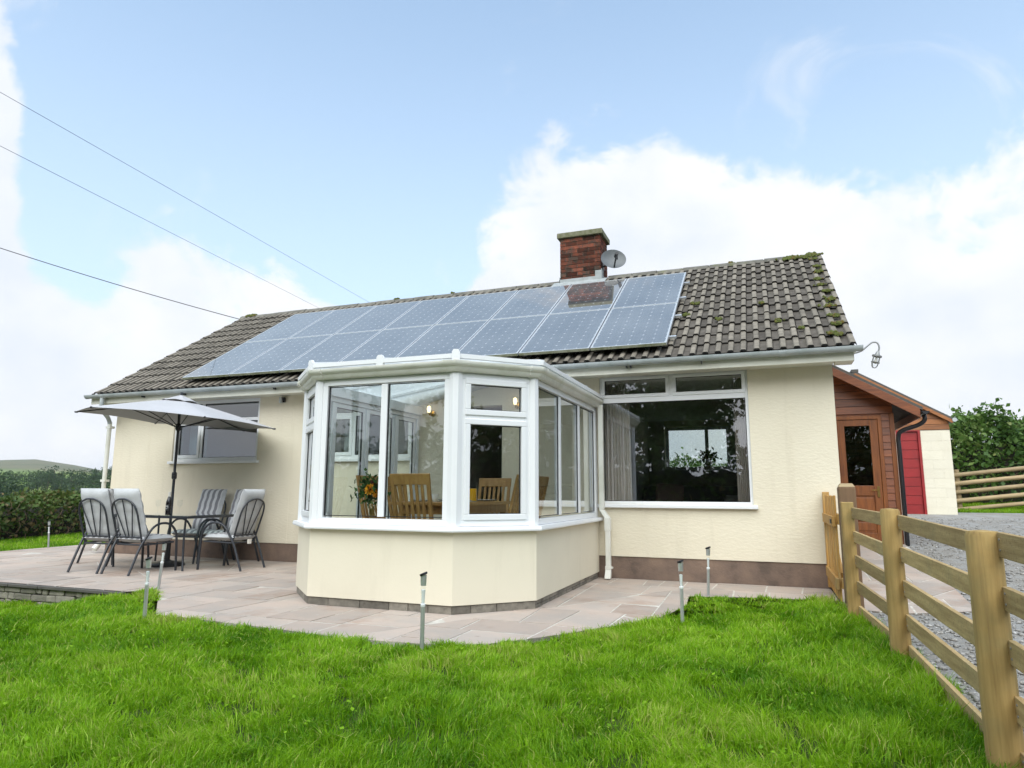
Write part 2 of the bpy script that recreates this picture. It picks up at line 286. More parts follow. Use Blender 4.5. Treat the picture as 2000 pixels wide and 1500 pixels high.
# ------------------------------------------------------------------ mesh builder
class MB:
    def __init__(s, M=None): s.v = []; s.f = []; s.mi = []; s.M = M; s.cur = 0
    def add(s, vs, fs):
        o = len(s.v)
        for p in vs:
            p = Vector(p); s.v.append(s.M @ p if s.M else p)
        for f in fs: s.f.append([i+o for i in f]); s.mi.append(s.cur)
        return s
    def box(s, x0, x1, y0, y1, z0, z1):
        return s.add([(x0,y0,z0),(x1,y0,z0),(x1,y1,z0),(x0,y1,z0),(x0,y0,z1),(x1,y0,z1),(x1,y1,z1),(x0,y1,z1)],
                     [(0,3,2,1),(4,5,6,7),(0,1,5,4),(1,2,6,5),(2,3,7,6),(3,0,4,7)])
    def beam(s, a, b, w, h, up=(0,0,1)):
        a, b, up = Vector(a), Vector(b), Vector(up); d = (b-a).normalized(); r = d.cross(up).normalized()*(w/2); u = r.cross(d).normalized()*(h/2)
        return s.add([a-r-u,a+r-u,a+r+u,a-r+u,b-r-u,b+r-u,b+r+u,b-r+u], [(0,1,2,3),(7,6,5,4),(0,4,5,1),(1,5,6,2),(2,6,7,3),(3,7,4,0)])
    def tube(s, pts, r, n=8, caps=True):
        pts = [Vector(p) for p in pts]; rs = r if isinstance(r, (list, tuple)) else [r]*len(pts); m = len(pts); vs = []; prev = None
        for i, p in enumerate(pts):
            d = (pts[min(i+1, m-1)]-pts[max(i-1, 0)]).normalized()
            if prev is None: prev = d.orthogonal().normalized()
            u = (prev - d*prev.dot(d)); u = u.normalized() if u.length > 1e-6 else d.orthogonal().normalized(); prev = u; w = d.cross(u)
            for k in range(n):
                a = 2*math.pi*k/n; vs.append(p+(u*math.cos(a)+w*math.sin(a))*rs[i])
        fs = [(i*n+k, i*n+(k+1)%n, (i+1)*n+(k+1)%n, (i+1)*n+k) for i in range(m-1) for k in range(n)]
        if caps: fs += [tuple(range(n))[::-1], tuple((m-1)*n+k for k in range(n))]
        return s.add(vs, fs)
    def lathe(s, prof, c=(0,0,0), n=16, axis=None):
        c = Vector(c); vs = []; q = Vector(axis or (0,0,1)).normalized().to_track_quat('Z','Y')
        for r, z in prof:
            for k in range(n):
                a = 2*math.pi*k/n; vs.append(c+q@Vector((r*math.cos(a), r*math.sin(a), z)))
        m = len(prof); fs = [(i*n+k, i*n+(k+1)%n, (i+1)*n+(k+1)%n, (i+1)*n+k) for i in range(m-1) for k in range(n)]
        if prof[0][0] > 1e-4: fs.append(tuple(range(n))[::-1])
        if prof[-1][0] > 1e-4: fs.append(tuple((m-1)*n+k for k in range(n)))
        return s.add(vs, fs)
    def prism(s, poly, z0, z1, fn=None):
        """poly in (a,b), extruded from z0 to z1; fn maps (a,b,c) to a point"""
        fn = fn or (lambda a, b, c: (a, b, c)); n = len(poly)
        vs = [fn(a, b, z0) for a, b in poly]+[fn(a, b, z1) for a, b in poly]
        return s.add(vs, [tuple(range(n))[::-1], tuple(range(n, 2*n))]+[(i, (i+1)%n, n+(i+1)%n, n+i) for i in range(n)])
    def sweep(s, prof, path, closed=False):
        """profile (out, up) swept along a horizontal path [(x,y)] at z given in prof; mitred"""
        n = len(path); rows = []
        for i, p in enumerate(path):
            p = Vector((p[0], p[1])); a = Vector(path[i-1][:2]) if (i > 0 or closed) else None; b = Vector(path[(i+1) % n][:2]) if (i < n-1 or closed) else None
            d1 = (p-a).normalized() if a is not None else (b-p).normalized(); d2 = (b-p).normalized() if b is not None else d1
            n1 = Vector((d1.y, -d1.x)); n2 = Vector((d2.y, -d2.x)); m = (n1+n2); m = m/(1+n1.dot(n2))
            rows.append([(p.x+m.x*o, p.y+m.y*o, z) for o, z in prof])
        k = len(prof); vs = [v for r in rows for v in r]; seg = n if closed else n-1
        fs = [(i*k+j, ((i+1) % n)*k+j, ((i+1) % n)*k+(j+1) % k, i*k+(j+1) % k) for i in range(seg) for j in range(k)]
        if not closed: fs += [tuple(range(k)), tuple((n-1)*k+j for j in range(k))[::-1]]
        return s.add(vs, fs)
    def mesh(s, name, mats):
        me = D.meshes.new(name); me.from_pydata([tuple(v) for v in s.v], [], s.f)
        for m in (mats if isinstance(mats, (list, tuple)) else [mats]): me.materials.append(MATS[m] if isinstance(m, str) else m)
        if any(s.mi): me.polygons.foreach_set('material_index', s.mi)
        bm = bmesh.new(); bm.from_mesh(me); bmesh.ops.recalc_face_normals(bm, faces=bm.faces); bm.to_mesh(me); bm.free(); me.update(); return me
    def build(s, name, mats, parent=None, smooth=False, bevel=0, seg=2):
        me = s.mesh(name, mats)
        if smooth: me.shade_smooth(); me.set_sharp_from_angle(angle=R(smooth if smooth is not True else 40))
        return link(name, me, parent, bevel, seg)
def link(name, me, parent=None, bevel=0, seg=2, M=None):
    o = D.objects.new(name, me); COL.objects.link(o)
    if parent is not None: o.parent = parent
    if M is not None: o.matrix_basis = M
    if bevel:
        b = o.modifiers.new('bevel', 'BEVEL'); b.width = bevel; b.segments = seg; b.limit_method = 'ANGLE'; b.angle_limit = R(35)
    return o
def empty(name, loc=(0,0,0), rz=0, M=None):
    o = D.objects.new(name, None); COL.objects.link(o); o.empty_display_size = .2
    if M is not None: o.matrix_basis = M
    else: o.location = loc; o.rotation_euler = (0, 0, rz)
    return o
def tag(o, label, cat, group=None):
    o['label'] = label; o['category'] = cat
    if group: o['group'] = group
    return o
def struct(o): o['kind'] = 'structure'; return o
def stuff(o): o['kind'] = 'stuff'; return o
def kids(o): return [c for c in COL.objects if c.parent == o]
def copy_tree(o, parent=None):
    c = o.copy(); COL.objects.link(c); c.parent = parent
    for ch in kids(o): copy_tree(ch, c)
    return c
def smoothpath(pts, k=6):
    pts = [Vector(p) for p in pts]; out = []
    for i in range(len(pts)-1):
        p0, p1, p2, p3 = pts[max(i-1, 0)], pts[i], pts[i+1], pts[min(i+2, len(pts)-1)]
        for j in range(k):
            t = j/k; out.append(.5*((2*p1)+(p2-p0)*t+(2*p0-5*p1+4*p2-p3)*t*t+(3*p1-p0-3*p2+p3)*t**3))
    return out+[pts[-1]]
def sstep(a, b, x): t = min(1, max(0, (x-a)/(b-a))); return t*t*(3-2*t)
def frame_matrix(p, q):
    """local (u, v, z): u from p to q, v to the inside (left of u)... v = z x u"""
    u = Vector((q[0]-p[0], q[1]-p[1], 0)); L = u.length; u.normalize(); v = Vector((-u.y, u.x, 0))
    return Matrix(((u.x, v.x, 0, p[0]), (u.y, v.y, 0, p[1]), (0, 0, 1, 0), (0, 0, 0, 1))), L
def npmesh(name, verts, faces, mats, tint=None, smooth=False):
    me = D.meshes.new(name); nv, nf = len(verts), len(faces); k = faces.shape[1]
    me.vertices.add(nv); me.vertices.foreach_set('co', verts.astype(np.float32).ravel())
    me.loops.add(nf*k); me.loops.foreach_set('vertex_index', faces.astype(np.int32).ravel())
    me.polygons.add(nf); me.polygons.foreach_set('loop_start', np.arange(0, nf*k, k, dtype=np.int32)); me.polygons.foreach_set('loop_total', np.full(nf, k, np.int32))
    me.materials.append(MATS[mats])
    if tint is not None:
        a = me.color_attributes.new('tint', 'FLOAT_COLOR', 'POINT'); c = np.ones((nv, 4), np.float32); c[:, :3] = tint[:, None]; a.data.foreach_set('color', c.ravel())
    me.update(); me.validate()
    if smooth: me.shade_smooth()
    return me
def leaves(pos, size, rng, tint, aspect=1.7, up=.3, name='crown', m='tree_leaf', curl=.25):
    """one folded leaf (two triangles-pairs as a kinked quad strip) per position"""
    n = len(pos); nrm = rng.normal(size=(n, 3)); nrm[:, 2] += up*2; nrm /= np.linalg.norm(nrm, axis=1)[:, None]
    t = rng.normal(size=(n, 3)); t -= nrm*(t*nrm).sum(1)[:, None]; t /= np.linalg.norm(t, axis=1)[:, None]; b = np.cross(nrm, t)
    s = (size*rng.uniform(.65, 1.35, n))[:, None]
    L = t*s*aspect*.5; Wd = b*s*.5; up_ = nrm*s*curl
    v = np.stack([pos-L, pos-L*.1-Wd+up_*.4, pos+L, pos-L*.1+Wd+up_*.4], 1).reshape(-1, 3)
    f = (np.arange(n)*4)[:, None]+np.array([[0, 1, 2, 3]])
    tri = np.concatenate([f[:, [0, 1, 2]], f[:, [0, 2, 3]]])
    return npmesh(name, v, tri, m, np.repeat(tint, 4))
# ================================================================== SETTING
def z_right(y): return float(np.interp(y, [-12, -6, -1.5, 3.4, 10, 20, 40, 80], [-.10, -.06, -.01, .29, .60, 1.25, 2.2, 3.0]))
PATIO = [(-13.45, -3.2), (-7.35, -3.2), (-7.16, -2.95), (-5.91, -4.11), (-5.22, -4.15), (-4.62, -4.2), (-4.09, -4.26), (-3.69, -4.3), (-3.16, -4.26), (-2.75, -4.08),
         (-2.45, -3.72), (-2.04, -3.08), (-1.71, -2.45), (-1.6, -1.81), (-1.64, -1.2), (-1.11, -1.06), (-.18, -.92), (-.18, .0), (-11.76, .0), (-11.76, 2.6), (-13.85, 2.6)]
def lawn_z(x, y):
    low = sstep(-7.0, -8.5, x)*sstep(-2.9, -3.3, y)
    z = -.035 - .22*low - .012*max(0, -4.6-y)
    if y > 0: z = -.035
    return z
def ground_z(x, y):
    if x > -.05: w = 1
    else: w = 0
    zr = z_right(y)-.03
    if -12.2 < x < .3 and -.4 < y < 6.6: return -.12
    if y > 6.4: w = sstep(-14, -1, x)
    elif x <= -.05: w = 0
    z = lawn_z(x, y)*(1-w)+zr*w
    if x < -16 or y > 16: z -= 0
    return z
# near ground: lawn sheet
def grid(xs, ys, fz):
    mb = MB(); nx, ny = len(xs), len(ys)
    mb.v = [Vector((x, y, fz(x, y))) for y in ys for x in xs]
    mb.f = [[j*nx+i, j*nx+i+1, (j+1)*nx+i+1, (j+1)*nx+i] for j in range(ny-1) for i in range(nx-1)]; mb.mi = [0]*len(mb.f); return mb
xs = list(np.arange(-60, -14, 2.))+list(np.arange(-14, 1, .2))+list(np.arange(1, 60.1, 1.5)); ys = list(np.arange(-60, -10, 2.))+list(np.arange(-10, 3, .2))+list(np.arange(3, 60.1, 1.5))
struct(grid(xs, ys, ground_z).build('lawn_ground', 'soil', smooth=True))
# far land: valley, fields and hills all the way to the horizon
def far_z(r, a):
    n = math.sin(a*3+1)*.5+math.sin(a*7.3)*.3+math.sin(a*13.1+2)*.2
    dg = math.degrees(a) % 360
    n2 = -14+.72*sum(h*math.exp(-(((dg-c+180) % 360-180)/w)**2) for c, h, w in ((303.6, 40, 4.3), (291, 32, 9), (262, 46, 10), (318, 14, 8), (338, 26, 9), (5, 34, 11), (40, 20, 12), (80, 40, 14), (120, 25, 12), (165, 38, 15), (215, 30, 14)))
    return float(np.interp(r, [45, 60, 130, 230, 330, 480, 800, 1500, 2300, 6000], [-.6, -1.6, -8, -5, 1.5+2*n, 7+3*n, 17+3*n, 38+n2, 45+12*n, 40]))
mb = MB(); rr = [45, 60, 90, 130, 180, 230, 280, 330, 400, 480, 620, 800, 1050, 1300, 1500, 1800, 2300, 3500, 6000]; na = 160
for r_ in rr:
    for k in range(na):
        a = 2*math.pi*k/na; mb.v.append(Vector((r_*math.sin(a), r_*math.cos(a), far_z(r_, a))))
mb.f = [[i*na+k, i*na+(k+1) % na, (i+1)*na+(k+1) % na, (i+1)*na+k] for i in range(len(rr)-1) for k in range(na)]; mb.mi = [0]*len(mb.f)
def far_extra(nt, vec, col):
    # a patchwork of fields below, rough moor grass on the tops
    v = nd(nt, 'ShaderNodeTexVoronoi', Vector=vec, Scale=.006); s = nd(nt, 'ShaderNodeSeparateXYZ', i0=vec)
    sc = nd(nt, 'ShaderNodeSeparateColor', Color=v.outputs['Color'])
    fields = ramp(nt, sc.outputs[0], [(0, (.095, .20, .035)), (.4, (.15, .25, .05)), (.7, (.24, .28, .085)), (1, (.11, .22, .045))])
    nz = nd(nt, 'ShaderNodeTexNoise', Vector=vec, Scale=.009, Detail=7.0)
    moor = ramp(nt, nz.outputs[0], [(.3, (.105, .13, .07)), (.5, (.16, .15, .095)), (.65, (.12, .13, .075))])
    k = nd(nt, 'ShaderNodeMapRange', Value=s.outputs[2]); k.inputs[1].default_value = 15; k.inputs[2].default_value = 26
    return mixc(nt, k.outputs[0], fields, moor)
mat('hill_land', (.12, .2, .05), rough=.95, scale=.01, spec=.1, extra=far_extra)
struct(mb.build('hills', 'hill_land', smooth=True))

# ---- gravel drive
def pip(x, y, poly):
    c = False; n = len(poly)
    for i in range(n):
        (x1, y1), (x2, y2) = poly[i], poly[i-1]
        if (y1 > y) != (y2 > y) and x < (x2-x1)*(y-y1)/(y2-y1)+x1: c = not c
    return c
gx = [0, .12, .3, .6, 1, 1.5, 2, 3, 4.5, 6, 8, 10.5]; gy = list(np.arange(-11, 10.8, .45))
def gfx(x, y): return x-.14+.03*min(0, y+3.5)*0
mb = MB(); 
for y in gy:
    for i, x in enumerate(gx): mb.v.append(Vector((x-.13 if y < -1.3 else max(x-.13, .02), y, z_right(y)+.004*(i > 0)-.002)))
nx = len(gx); mb.f = [[j*nx+i, j*nx+i+1, (j+1)*nx+i+1, (j+1)*nx+i] for j in range(len(gy)-1) for i in range(nx-1)]; mb.mi = [0]*len(mb.f)
drive = struct(mb.build('gravel_drive', 'gravel_base', smooth=True))
PATH = [(-.16, -1.5), (.3, -1.56), (.63, -1.42), (.95, -1.26), (1.02, .14), (1.12, 2.04), (1.14, 3.36), (.06, 3.36), (.06, 0), (-.16, -.02)]
# loose stones on the drive
def scatter_stones(n):
    P = np.empty((0, 2))
    while len(P) < n:
        c = np.stack([RNG.uniform(-.12, 5, n*3), RNG.uniform(-7.4, 9, n*3)], 1)
        d = np.hypot(c[:, 0]+.79, c[:, 1]+8.77); keep = RNG.random(len(c)) < np.clip((3.6/d)**1.7, 0, 1); c = c[keep]
        c = c[[not pip(a, b, PATH) and (b < -1.35 or a > .05) for a, b in c]]; P = np.concatenate([P, c])
    return P[:n]
P2 = scatter_stones(15000); n = len(P2)
zb = np.interp(P2[:, 1], [-12, -6, -1.5, 3.4, 10, 20], [-.10, -.06, -.01, .29, .60, 1.25])
base = np.array([[-1,-.8,-.3],[1,-.7,-.3],[.9,.8,-.3],[-.8,1,-.3],[-.6,-.6,.7],[.7,-.5,.6],[.5,.6,.75],[-.6,.5,.55]])
fq = np.array([[0,3,2,1],[4,5,6,7],[0,1,5,4],[1,2,6,5],[2,3,7,6],[3,0,4,7]])
jit = base[None]+RNG.normal(0, .18, (n, 8, 3)); s = RNG.uniform(.007, .021, n)[:, None, None]; a = RNG.uniform(0, 6.28, n)
ca, sa = np.cos(a)[:, None], np.sin(a)[:, None]; v = jit*s*np.array([1.25, 1, .75])
v = np.stack([v[:, :, 0]*ca-v[:, :, 1]*sa, v[:, :, 0]*sa+v[:, :, 1]*ca, v[:, :, 2]], 2); v[:, :, 0] += P2[:, 0][:, None]; v[:, :, 1] += P2[:, 1][:, None]; v[:, :, 2] += zb[:, None]+s[:, :, 0]*.45
st = link('loose_gravel', npmesh('loose_gravel', v.reshape(-1, 3), ((np.arange(n)*8)[:, None, None]+fq[None]).reshape(-1, 4), 'gravel_stone'))
stuff(st); tag(st, 'loose grey stone chippings covering the drive', 'gravel')

# ---- flagstones: recursive splitting into uneven rectangles, a few with slanting joints
def clip_half(poly, nx_, ny_, c):
    out = []
    for i in range(len(poly)):
        p, q = poly[i-1], poly[i]; dp, dq = nx_*p[0]+ny_*p[1]-c, nx_*q[0]+ny_*q[1]-c
        if dp*dq < 0: t = dp/(dp-dq); out.append((p[0]+(q[0]-p[0])*t, p[1]+(q[1]-p[1])*t))
        if dq <= 0: out.append(q)
    return out
def area(p): return .5*sum(p[i-1][0]*p[i][1]-p[i][0]*p[i-1][1] for i in range(len(p)))
def split(poly, rnd, target, skew):
    A = abs(area(poly)); xs_ = [p[0] for p in poly]; ys_ = [p[1] for p in poly]; w, h = max(xs_)-min(xs_), max(ys_)-min(ys_)
    if A < target*rnd.uniform(.55, 1.5) and max(w, h) < 1.5: return [poly]
    a = rnd.gauss(0, skew)
    if rnd.random() < .10: a += rnd.choice((-1, 1))*R(35)
    t = rnd.uniform(.34, .66)
    if w > h*rnd.uniform(.8, 1.2): n_ = (math.cos(a), math.sin(a)); c = n_[0]*(min(xs_)+w*t)+n_[1]*(min(ys_)+h/2)
    else: n_ = (-math.sin(a), math.cos(a)); c = n_[0]*(min(xs_)+w/2)+n_[1]*(min(ys_)+h*t)
    A_, B_ = clip_half(poly, *n_, c), clip_half(poly, -n_[0], -n_[1], -c)
    if len(A_) < 3 or len(B_) < 3: return [poly]
    return split(A_, rnd, target, skew)+split(B_, rnd, target, skew)
def inset(poly, d):
    n = len(poly); out = list(poly)
    if area(poly) < 0: poly = poly[::-1]; out = list(poly)
    src = list(poly)
    for i in range(n):
        p, q = src[i], src[(i+1) % n]; ex, ey = q[0]-p[0], q[1]-p[1]; L = math.hypot(ex, ey)
        if L < 1e-6: continue
        nx_, ny_ = ey/L, -ex/L
        out = clip_half(out, nx_, ny_, nx_*p[0]+ny_*p[1]-d)
        if len(out) < 3: return []
    return out
def clip_concave(cell, region):
    """region (any polygon) cut to the convex cell"""
    out = list(region); c = cell if area(cell) > 0 else cell[::-1]
    for i in range(len(c)):
        p, q = c[i], c[(i+1) % len(c)]; ex, ey = q[0]-p[0], q[1]-p[1]; L = math.hypot(ex, ey)
        if L < 1e-6: continue
        nx_, ny_ = ey/L, -ex/L; out = clip_half(out, nx_, ny_, nx_*p[0]+ny_*p[1])
        if len(out) < 3: return []
    return out
def clean(p):
    out = []
    for q in p:
        if not out or math.hypot(q[0]-out[-1][0], q[1]-out[-1][1]) > .012: out.append(q)
    if len(out) > 2 and math.hypot(out[0][0]-out[-1][0], out[0][1]-out[-1][1]) < .012: out.pop()
    return out
def tri_fill(poly, fn, z0, z1):
    """a slab of any outline: bmesh fill for the faces"""
    bm = bmesh.new(); top = [bm.verts.new(fn(a, b, z1)) for a, b in poly]; bot = [bm.verts.new(fn(a, b, z0)) for a, b in poly]
    f = bm.faces.new(top)
    for i in range(len(poly)): bm.faces.new((bot[i-1], bot[i], top[i], top[i-1]))
    bmesh.ops.triangulate(bm, faces=[f]); bmesh.ops.recalc_face_normals(bm, faces=bm.faces); return bm
def bm_obj(bm, name, m, parent=None, bevel=0):
    me = D.meshes.new(name); bm.to_mesh(me); bm.free(); me.materials.append(MATS[m]); return link(name, me, parent, bevel)
def pave(owner, region, box, seed, target, zf, skip=None):
    rnd = random.Random(seed); cells = split([(box[0], box[2]), (box[1], box[2]), (box[1], box[3]), (box[0], box[3])], rnd, target, R(1.6))
    cnt = 0
    for c in cells:
        c = inset(c, rnd.uniform(.0055, .0105))
        if len(c) < 3: continue
        p = clean(clip_concave(c, region))
        if len(p) < 3 or abs(area(p)) < .02: continue
        if area(p) < 0: p = p[::-1]
        cx, cy = sum(q[0] for q in p)/len(p), sum(q[1] for q in p)/len(p)
        if skip and skip(cx, cy): continue
        dz, tx, ty = rnd.uniform(-.002, .003), rnd.uniform(-.003, .003), rnd.uniform(-.003, .003)
        try: bm = tri_fill(p, lambda a, b, z: (a, b, zf(a, b)+(z if z < -.01 else dz+tx*(a-cx)+ty*(b-cy))), -.05, 0)
        except ValueError: continue
        bm_obj(bm, 'flagstone', 'slab', owner); cnt += 1
    return cnt
CONS = [(-5.63, 0), (-5.63, -2.553), (-5.04, -3.134), (-3.49, -3.134), (-2.90, -2.553), (-2.90, 0)]
patio = bm_obj(tri_fill(PATIO, lambda a, b, z: (a, b, z), -.30, -.0025), 'patio', 'slab_joint'); struct(patio)
inner = inset(CONS, .25)
pave(patio, PATIO, (-14, 0, -4.6, 2.7), 5, .36, lambda a, b: 0.0, skip=lambda x, y: pip(x, y, inner))
pathz = lambda a, b: z_right(b)+.02
path = bm_obj(tri_fill(PATH, lambda a, b, z: (a, b, pathz(a, b)+z), -.12, -.0025), 'path', 'slab_joint'); struct(path)
pave(path, PATH, (-.3, 1.3, -1.7, 3.5), 9, .34, pathz)

# ================================================================== BUNGALOW
XL, XR, ZS = -11.75, 0.0, 2.645           # wall ends and soffit height
EY, EZ, RY, RZ = -.358, 2.779, 3.174, 5.08 # tile edge at the eaves, ridge
BY = 2*RY                                  # back wall
house = tag(empty('bungalow', (0, 0, 0)), 'cream rendered bungalow with brown tiled roof and brick chimney', 'house')
WIN_R = (-2.86, -.97, .935, 2.635); WIN_L = (-10.37, -8.54, 1.575, 2.605); WIN_M = (-7.35, -5.72, 1.575, 2.605); DOOR_C = (-5.02, -4.26, .22, 2.30)
openings = [WIN_R, WIN_L, WIN_M, DOOR_C]
joints = [-.50, -1.42, -2.34, -3.26, -4.18, -5.10, -6.02, -6.94, -7.86, -8.94, -9.93, -10.92]
cuts = sorted(set([XL, XR]+joints+[o[0] for o in openings]+[o[1] for o in openings]))
for a, b in zip(cuts[:-1], cuts[1:]):
    ja, jb = (.0018 if a in joints else 0), (.0018 if b in joints else 0)
    zc = [.276, ZS]
    for (x0, x1, z0, z1) in openings:
        if x0 <= a+1e-6 and b <= x1+1e-6: zc = [.276, max(z0, .277), z1, ZS]
    for k in range(0, len(zc), 2):
        if zc[k+1]-zc[k] < .01: continue
        MB().box(a+ja, b-jb, .0, .24, zc[k], zc[k+1]).build('wall_panel', 'render', house)
# strip behind the joints, plinth, gables and back wall
mb = MB()
for j in joints:
    top = [o for o in openings if o[0] < j < o[1]]
    if top: mb.box(j-.01, j+.01, .0016, .20, .277, top[0][2]-.001) if top[0][2] > .3 else None
    else: mb.box(j-.01, j+.01, .0016, .20, .277, ZS-.001)
mb.build('joint_filler', 'render', house)
MB().box(XL, -5.03, .012, .22, -.1, .2755).box(-4.25, XR-.002, .012, .22, -.1, .2755).box(-5.029, -4.251, .012, .22, -.1, .215).build('plinth', 'plinth', house)
slope = math.atan2(RZ-EZ, RY-EY); SL = Vector((0, math.cos(slope), math.sin(slope))); NR = Vector((0, -math.sin(slope), math.cos(slope)))
gz = lambda y: EZ+(y-EY)*math.tan(slope)-.13 if y <= RY else EZ+(2*RY-y-EY)*math.tan(slope)-.13
gp = [(.24, -.1), (BY-.24, -.1), (BY-.24, gz(BY-.24)), (RY, gz(RY)), (.24, gz(.24))]
MB().prism(gp, XR-.24, XR, lambda a, b, c: (c, a, b)).build('gable_wall', 'render', house)
MB().prism(gp, XL, XL+.24, lambda a, b, c: (c, a, b)).build('gable_wall', 'render', house)
BW = (-2.86, -1.52, 1.57, 2.50)
MB().box(XL, BW[0], BY-.24, BY, -.1, ZS).box(BW[1], XR, BY-.24, BY, -.1, ZS).box(BW[0], BW[1], BY-.24, BY, -.1, BW[2]).box(BW[0], BW[1], BY-.24, BY, BW[3], ZS).build('back_wall', 'render', house)
MB().box(XL+.25, XR-.25, .25, BY-.25, .02, .215).build('floor', 'room_floor', house)
MB().box(XL+.25, XR-.25, .25, BY-.25, 2.63, 2.66).build('ceiling', 'room_white', house)
MB().box(-3.30, -3.22, .25, BY-.25, .216, 2.629).build('partition', 'room_wall', house)
MB().box(-5.55, -5.47, .25, BY-.25, .216, 2.629).build('partition', 'room_wall', house)
MB().box(-8.20, -8.12, .25, BY-.25, .216, 2.629).build('partition', 'room_wall', house)
MB().box(-3.21, -.25, BY-.262, BY-.242, .216, BW[2]-.002).box(-3.21, BW[0]-.002, BY-.262, BY-.242, BW[2], 2.629).box(BW[1]+.002, -.25, BY-.262, BY-.242, BW[2], 2.629).build('lining', 'room_wall', house)

# ---- roof
LSL = math.hypot(RY-EY, RZ-EZ)
def rp(x, s, n): v = Vector((x, EY, EZ))+SL*s+NR*n; return v
RX0, RX1 = XL-.245, XR+.2434
mb = MB(); a, b = rp(0, .02, -.10), rp(0, LSL, -.10); a2, b2 = rp(0, .02, -.065), rp(0, LSL, -.065)
prof = [(a.y, a.z), (a2.y, a2.z), (RY, b2.z), (2*RY-a2.y, a2.z), (2*RY-a.y, a.z), (RY, b.z)]
mb.prism(prof, RX0+.012, RX1-.012, lambda p, q, c: (c, p, q)); roof = mb.build('roof', 'deck', house)
# back slope covering (one plain course-stepped sheet, never seen from the garden)
mb = MB()
for k in range(12):
    s0, s1 = k*.345, k*.345+.36
    p0, p1 = rp(0, s0, -.02), rp(0, min(s1, LSL), -.055); mb.add([(RX0, 2*RY-p0.y, p0.z), (RX1, 2*RY-p0.y, p0.z), (RX1, 2*RY-p1.y, p1.z), (RX0, 2*RY-p1.y, p1.z)], [(0, 1, 2, 3)])
mb.build('rear_slope', 'tile_pan', roof)
NC = 41; TW = (RX1-RX0)/NC; G = .345
def tile_mesh():
    w = TW-.004; h = .030
    pr = []
    for k in range(2):
        o = k*w/2
        pr += [(o, 0, 0), (o+w*.235, 0, 0), (o+w*.262, h*.72, 1), (o+w*.295, h, 1), (o+w*.44, h, 1), (o+w*.475, h*.70, 1)]
    pr.append((w, 0, 0))
    mb = MB(); m = len(pr); Lt = .42
    lift = .030
    vs = [(x, 0, z+0.0) for x, z, _ in pr]+[(x, Lt, z-lift) for x, z, _ in pr]+[(x, .004, z-.026) for x, z, _ in pr]
    o = 0
    for i in range(m-1):
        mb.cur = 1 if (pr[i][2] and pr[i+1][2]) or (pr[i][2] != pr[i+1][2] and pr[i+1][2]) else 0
        mb.f.append([i, i+1, m+i+1, m+i]); mb.mi.append(mb.cur)
    for i in range(m-1): mb.f.append([2*m+i, 2*m+i+1, i+1, i]); mb.mi.append(2)
    for i in (0, m-1): mb.f.append([i, m+i, 2*m+i]); mb.mi.append(2)
    mb.v = [Vector(p) for p in vs]
    return mb.mesh('tile', ['tile_pan', 'tile_roll', 'tile_edge_shade'])
TILE = tile_mesh()
PX0, PS0, PW_, PH_ = -9.97, .165, 8.06, 3.31
hidden = []
rt = random.Random(3)
for k in range(12):
    for c in range(NC):
        x0 = RX1-(c+1)*TW; s0 = k*G
        inside = x0 > PX0+.03 and x0+TW < PX0+PW_-.03 and s0 > PS0+.02 and s0+.12 < PS0+PH_ and k >= 1
        O = rp(x0+.002, s0, -.012); M = Matrix(((1, SL.x, NR.x, O.x), (0, SL.y, NR.y, O.y), (0, SL.z, NR.z, O.z), (0, 0, 0, 1)))
        M = M @ Matrix.Translation((rt.gauss(0, .0016), rt.gauss(0, .0055), rt.uniform(0, .006))) @ Matrix.Rotation(rt.gauss(0, .008), 4, 'Z') @ Matrix.Rotation(rt.gauss(0, .006), 4, 'Y')
        if inside: hidden.append(M)
        else: link('tile', TILE, roof, M=M)
mb = MB()
tv = [v.co.copy() for v in TILE.vertices]; tf = [list(p.vertices) for p in TILE.polygons]; tm = [p.material_index for p in TILE.polygons]
for M in hidden:
    o = len(mb.v); mb.v += [M@v for v in tv]; mb.f += [[i+o for i in f] for f in tf]; mb.mi += tm
stuff(mb.build('tile_field', ['tile_pan', 'tile_roll', 'tile_edge_shade'], roof))
# ridge tiles
def ridge_mesh(L):
    mb = MB(); n = 8; vs = []
    for x in (0, L):
        for r_ in (.125, .105):
            for i in range(n+1):
                a = math.pi*(.06+.88*i/n); vs.append((x, -math.cos(a)*r_, math.sin(a)*r_*.92))
    m = n+1; fs = []
    for i in range(n): fs += [(i, i+1, 2*m+i+1, 2*m+i), (m+i+1, m+i, 3*m+i, 3*m+i+1), (i+1, i, m+i, m+i+1), (2*m+i, 2*m+i+1, 3*m+i+1, 3*m+i)]
    mb.add(vs, fs); return mb.mesh('ridge_tile', 'ridge')
RT = ridge_mesh(.438); nr = 27; pitch = (RX1-RX0)/nr
for i in range(nr):
    x = RX0+i*pitch
    if -4.33 < x+.2 < -3.45: continue
    link('ridge_tile', RT, roof, M=Matrix.Translation((x+.004, RY, RZ-.115+rt.uniform(-.004, .006))) @ Matrix.Rotation(rt.gauss(0, .006), 4, 'Y'))
MB().prism([(-.10, -.10), (.10, -.10), (.085, .0), (-.085, .0)], RX0+.05, RX1-.05, lambda a, b, c: (c, RY+a, RZ-.10+b)).build('ridge_mortar', 'mortar', roof)
# verge: bedding mortar and undercloak on both gables
for xa, xb in ((RX1-.20, RX1-.008), (RX0+.008, RX0+.20)):
    mb = MB()
    for sgn in (0, 1):
        q = [rp(0, .03, -.105), rp(0, LSL-.02, -.105), rp(0, LSL-.02, -.135), rp(0, .03, -.135)]
        mb.prism([((2*RY-p.y) if sgn else p.y, p.z) for p in q], xa, xb, lambda a, b, c: (c, a, b))
    mb.build('verge_board', 'fascia', roof)
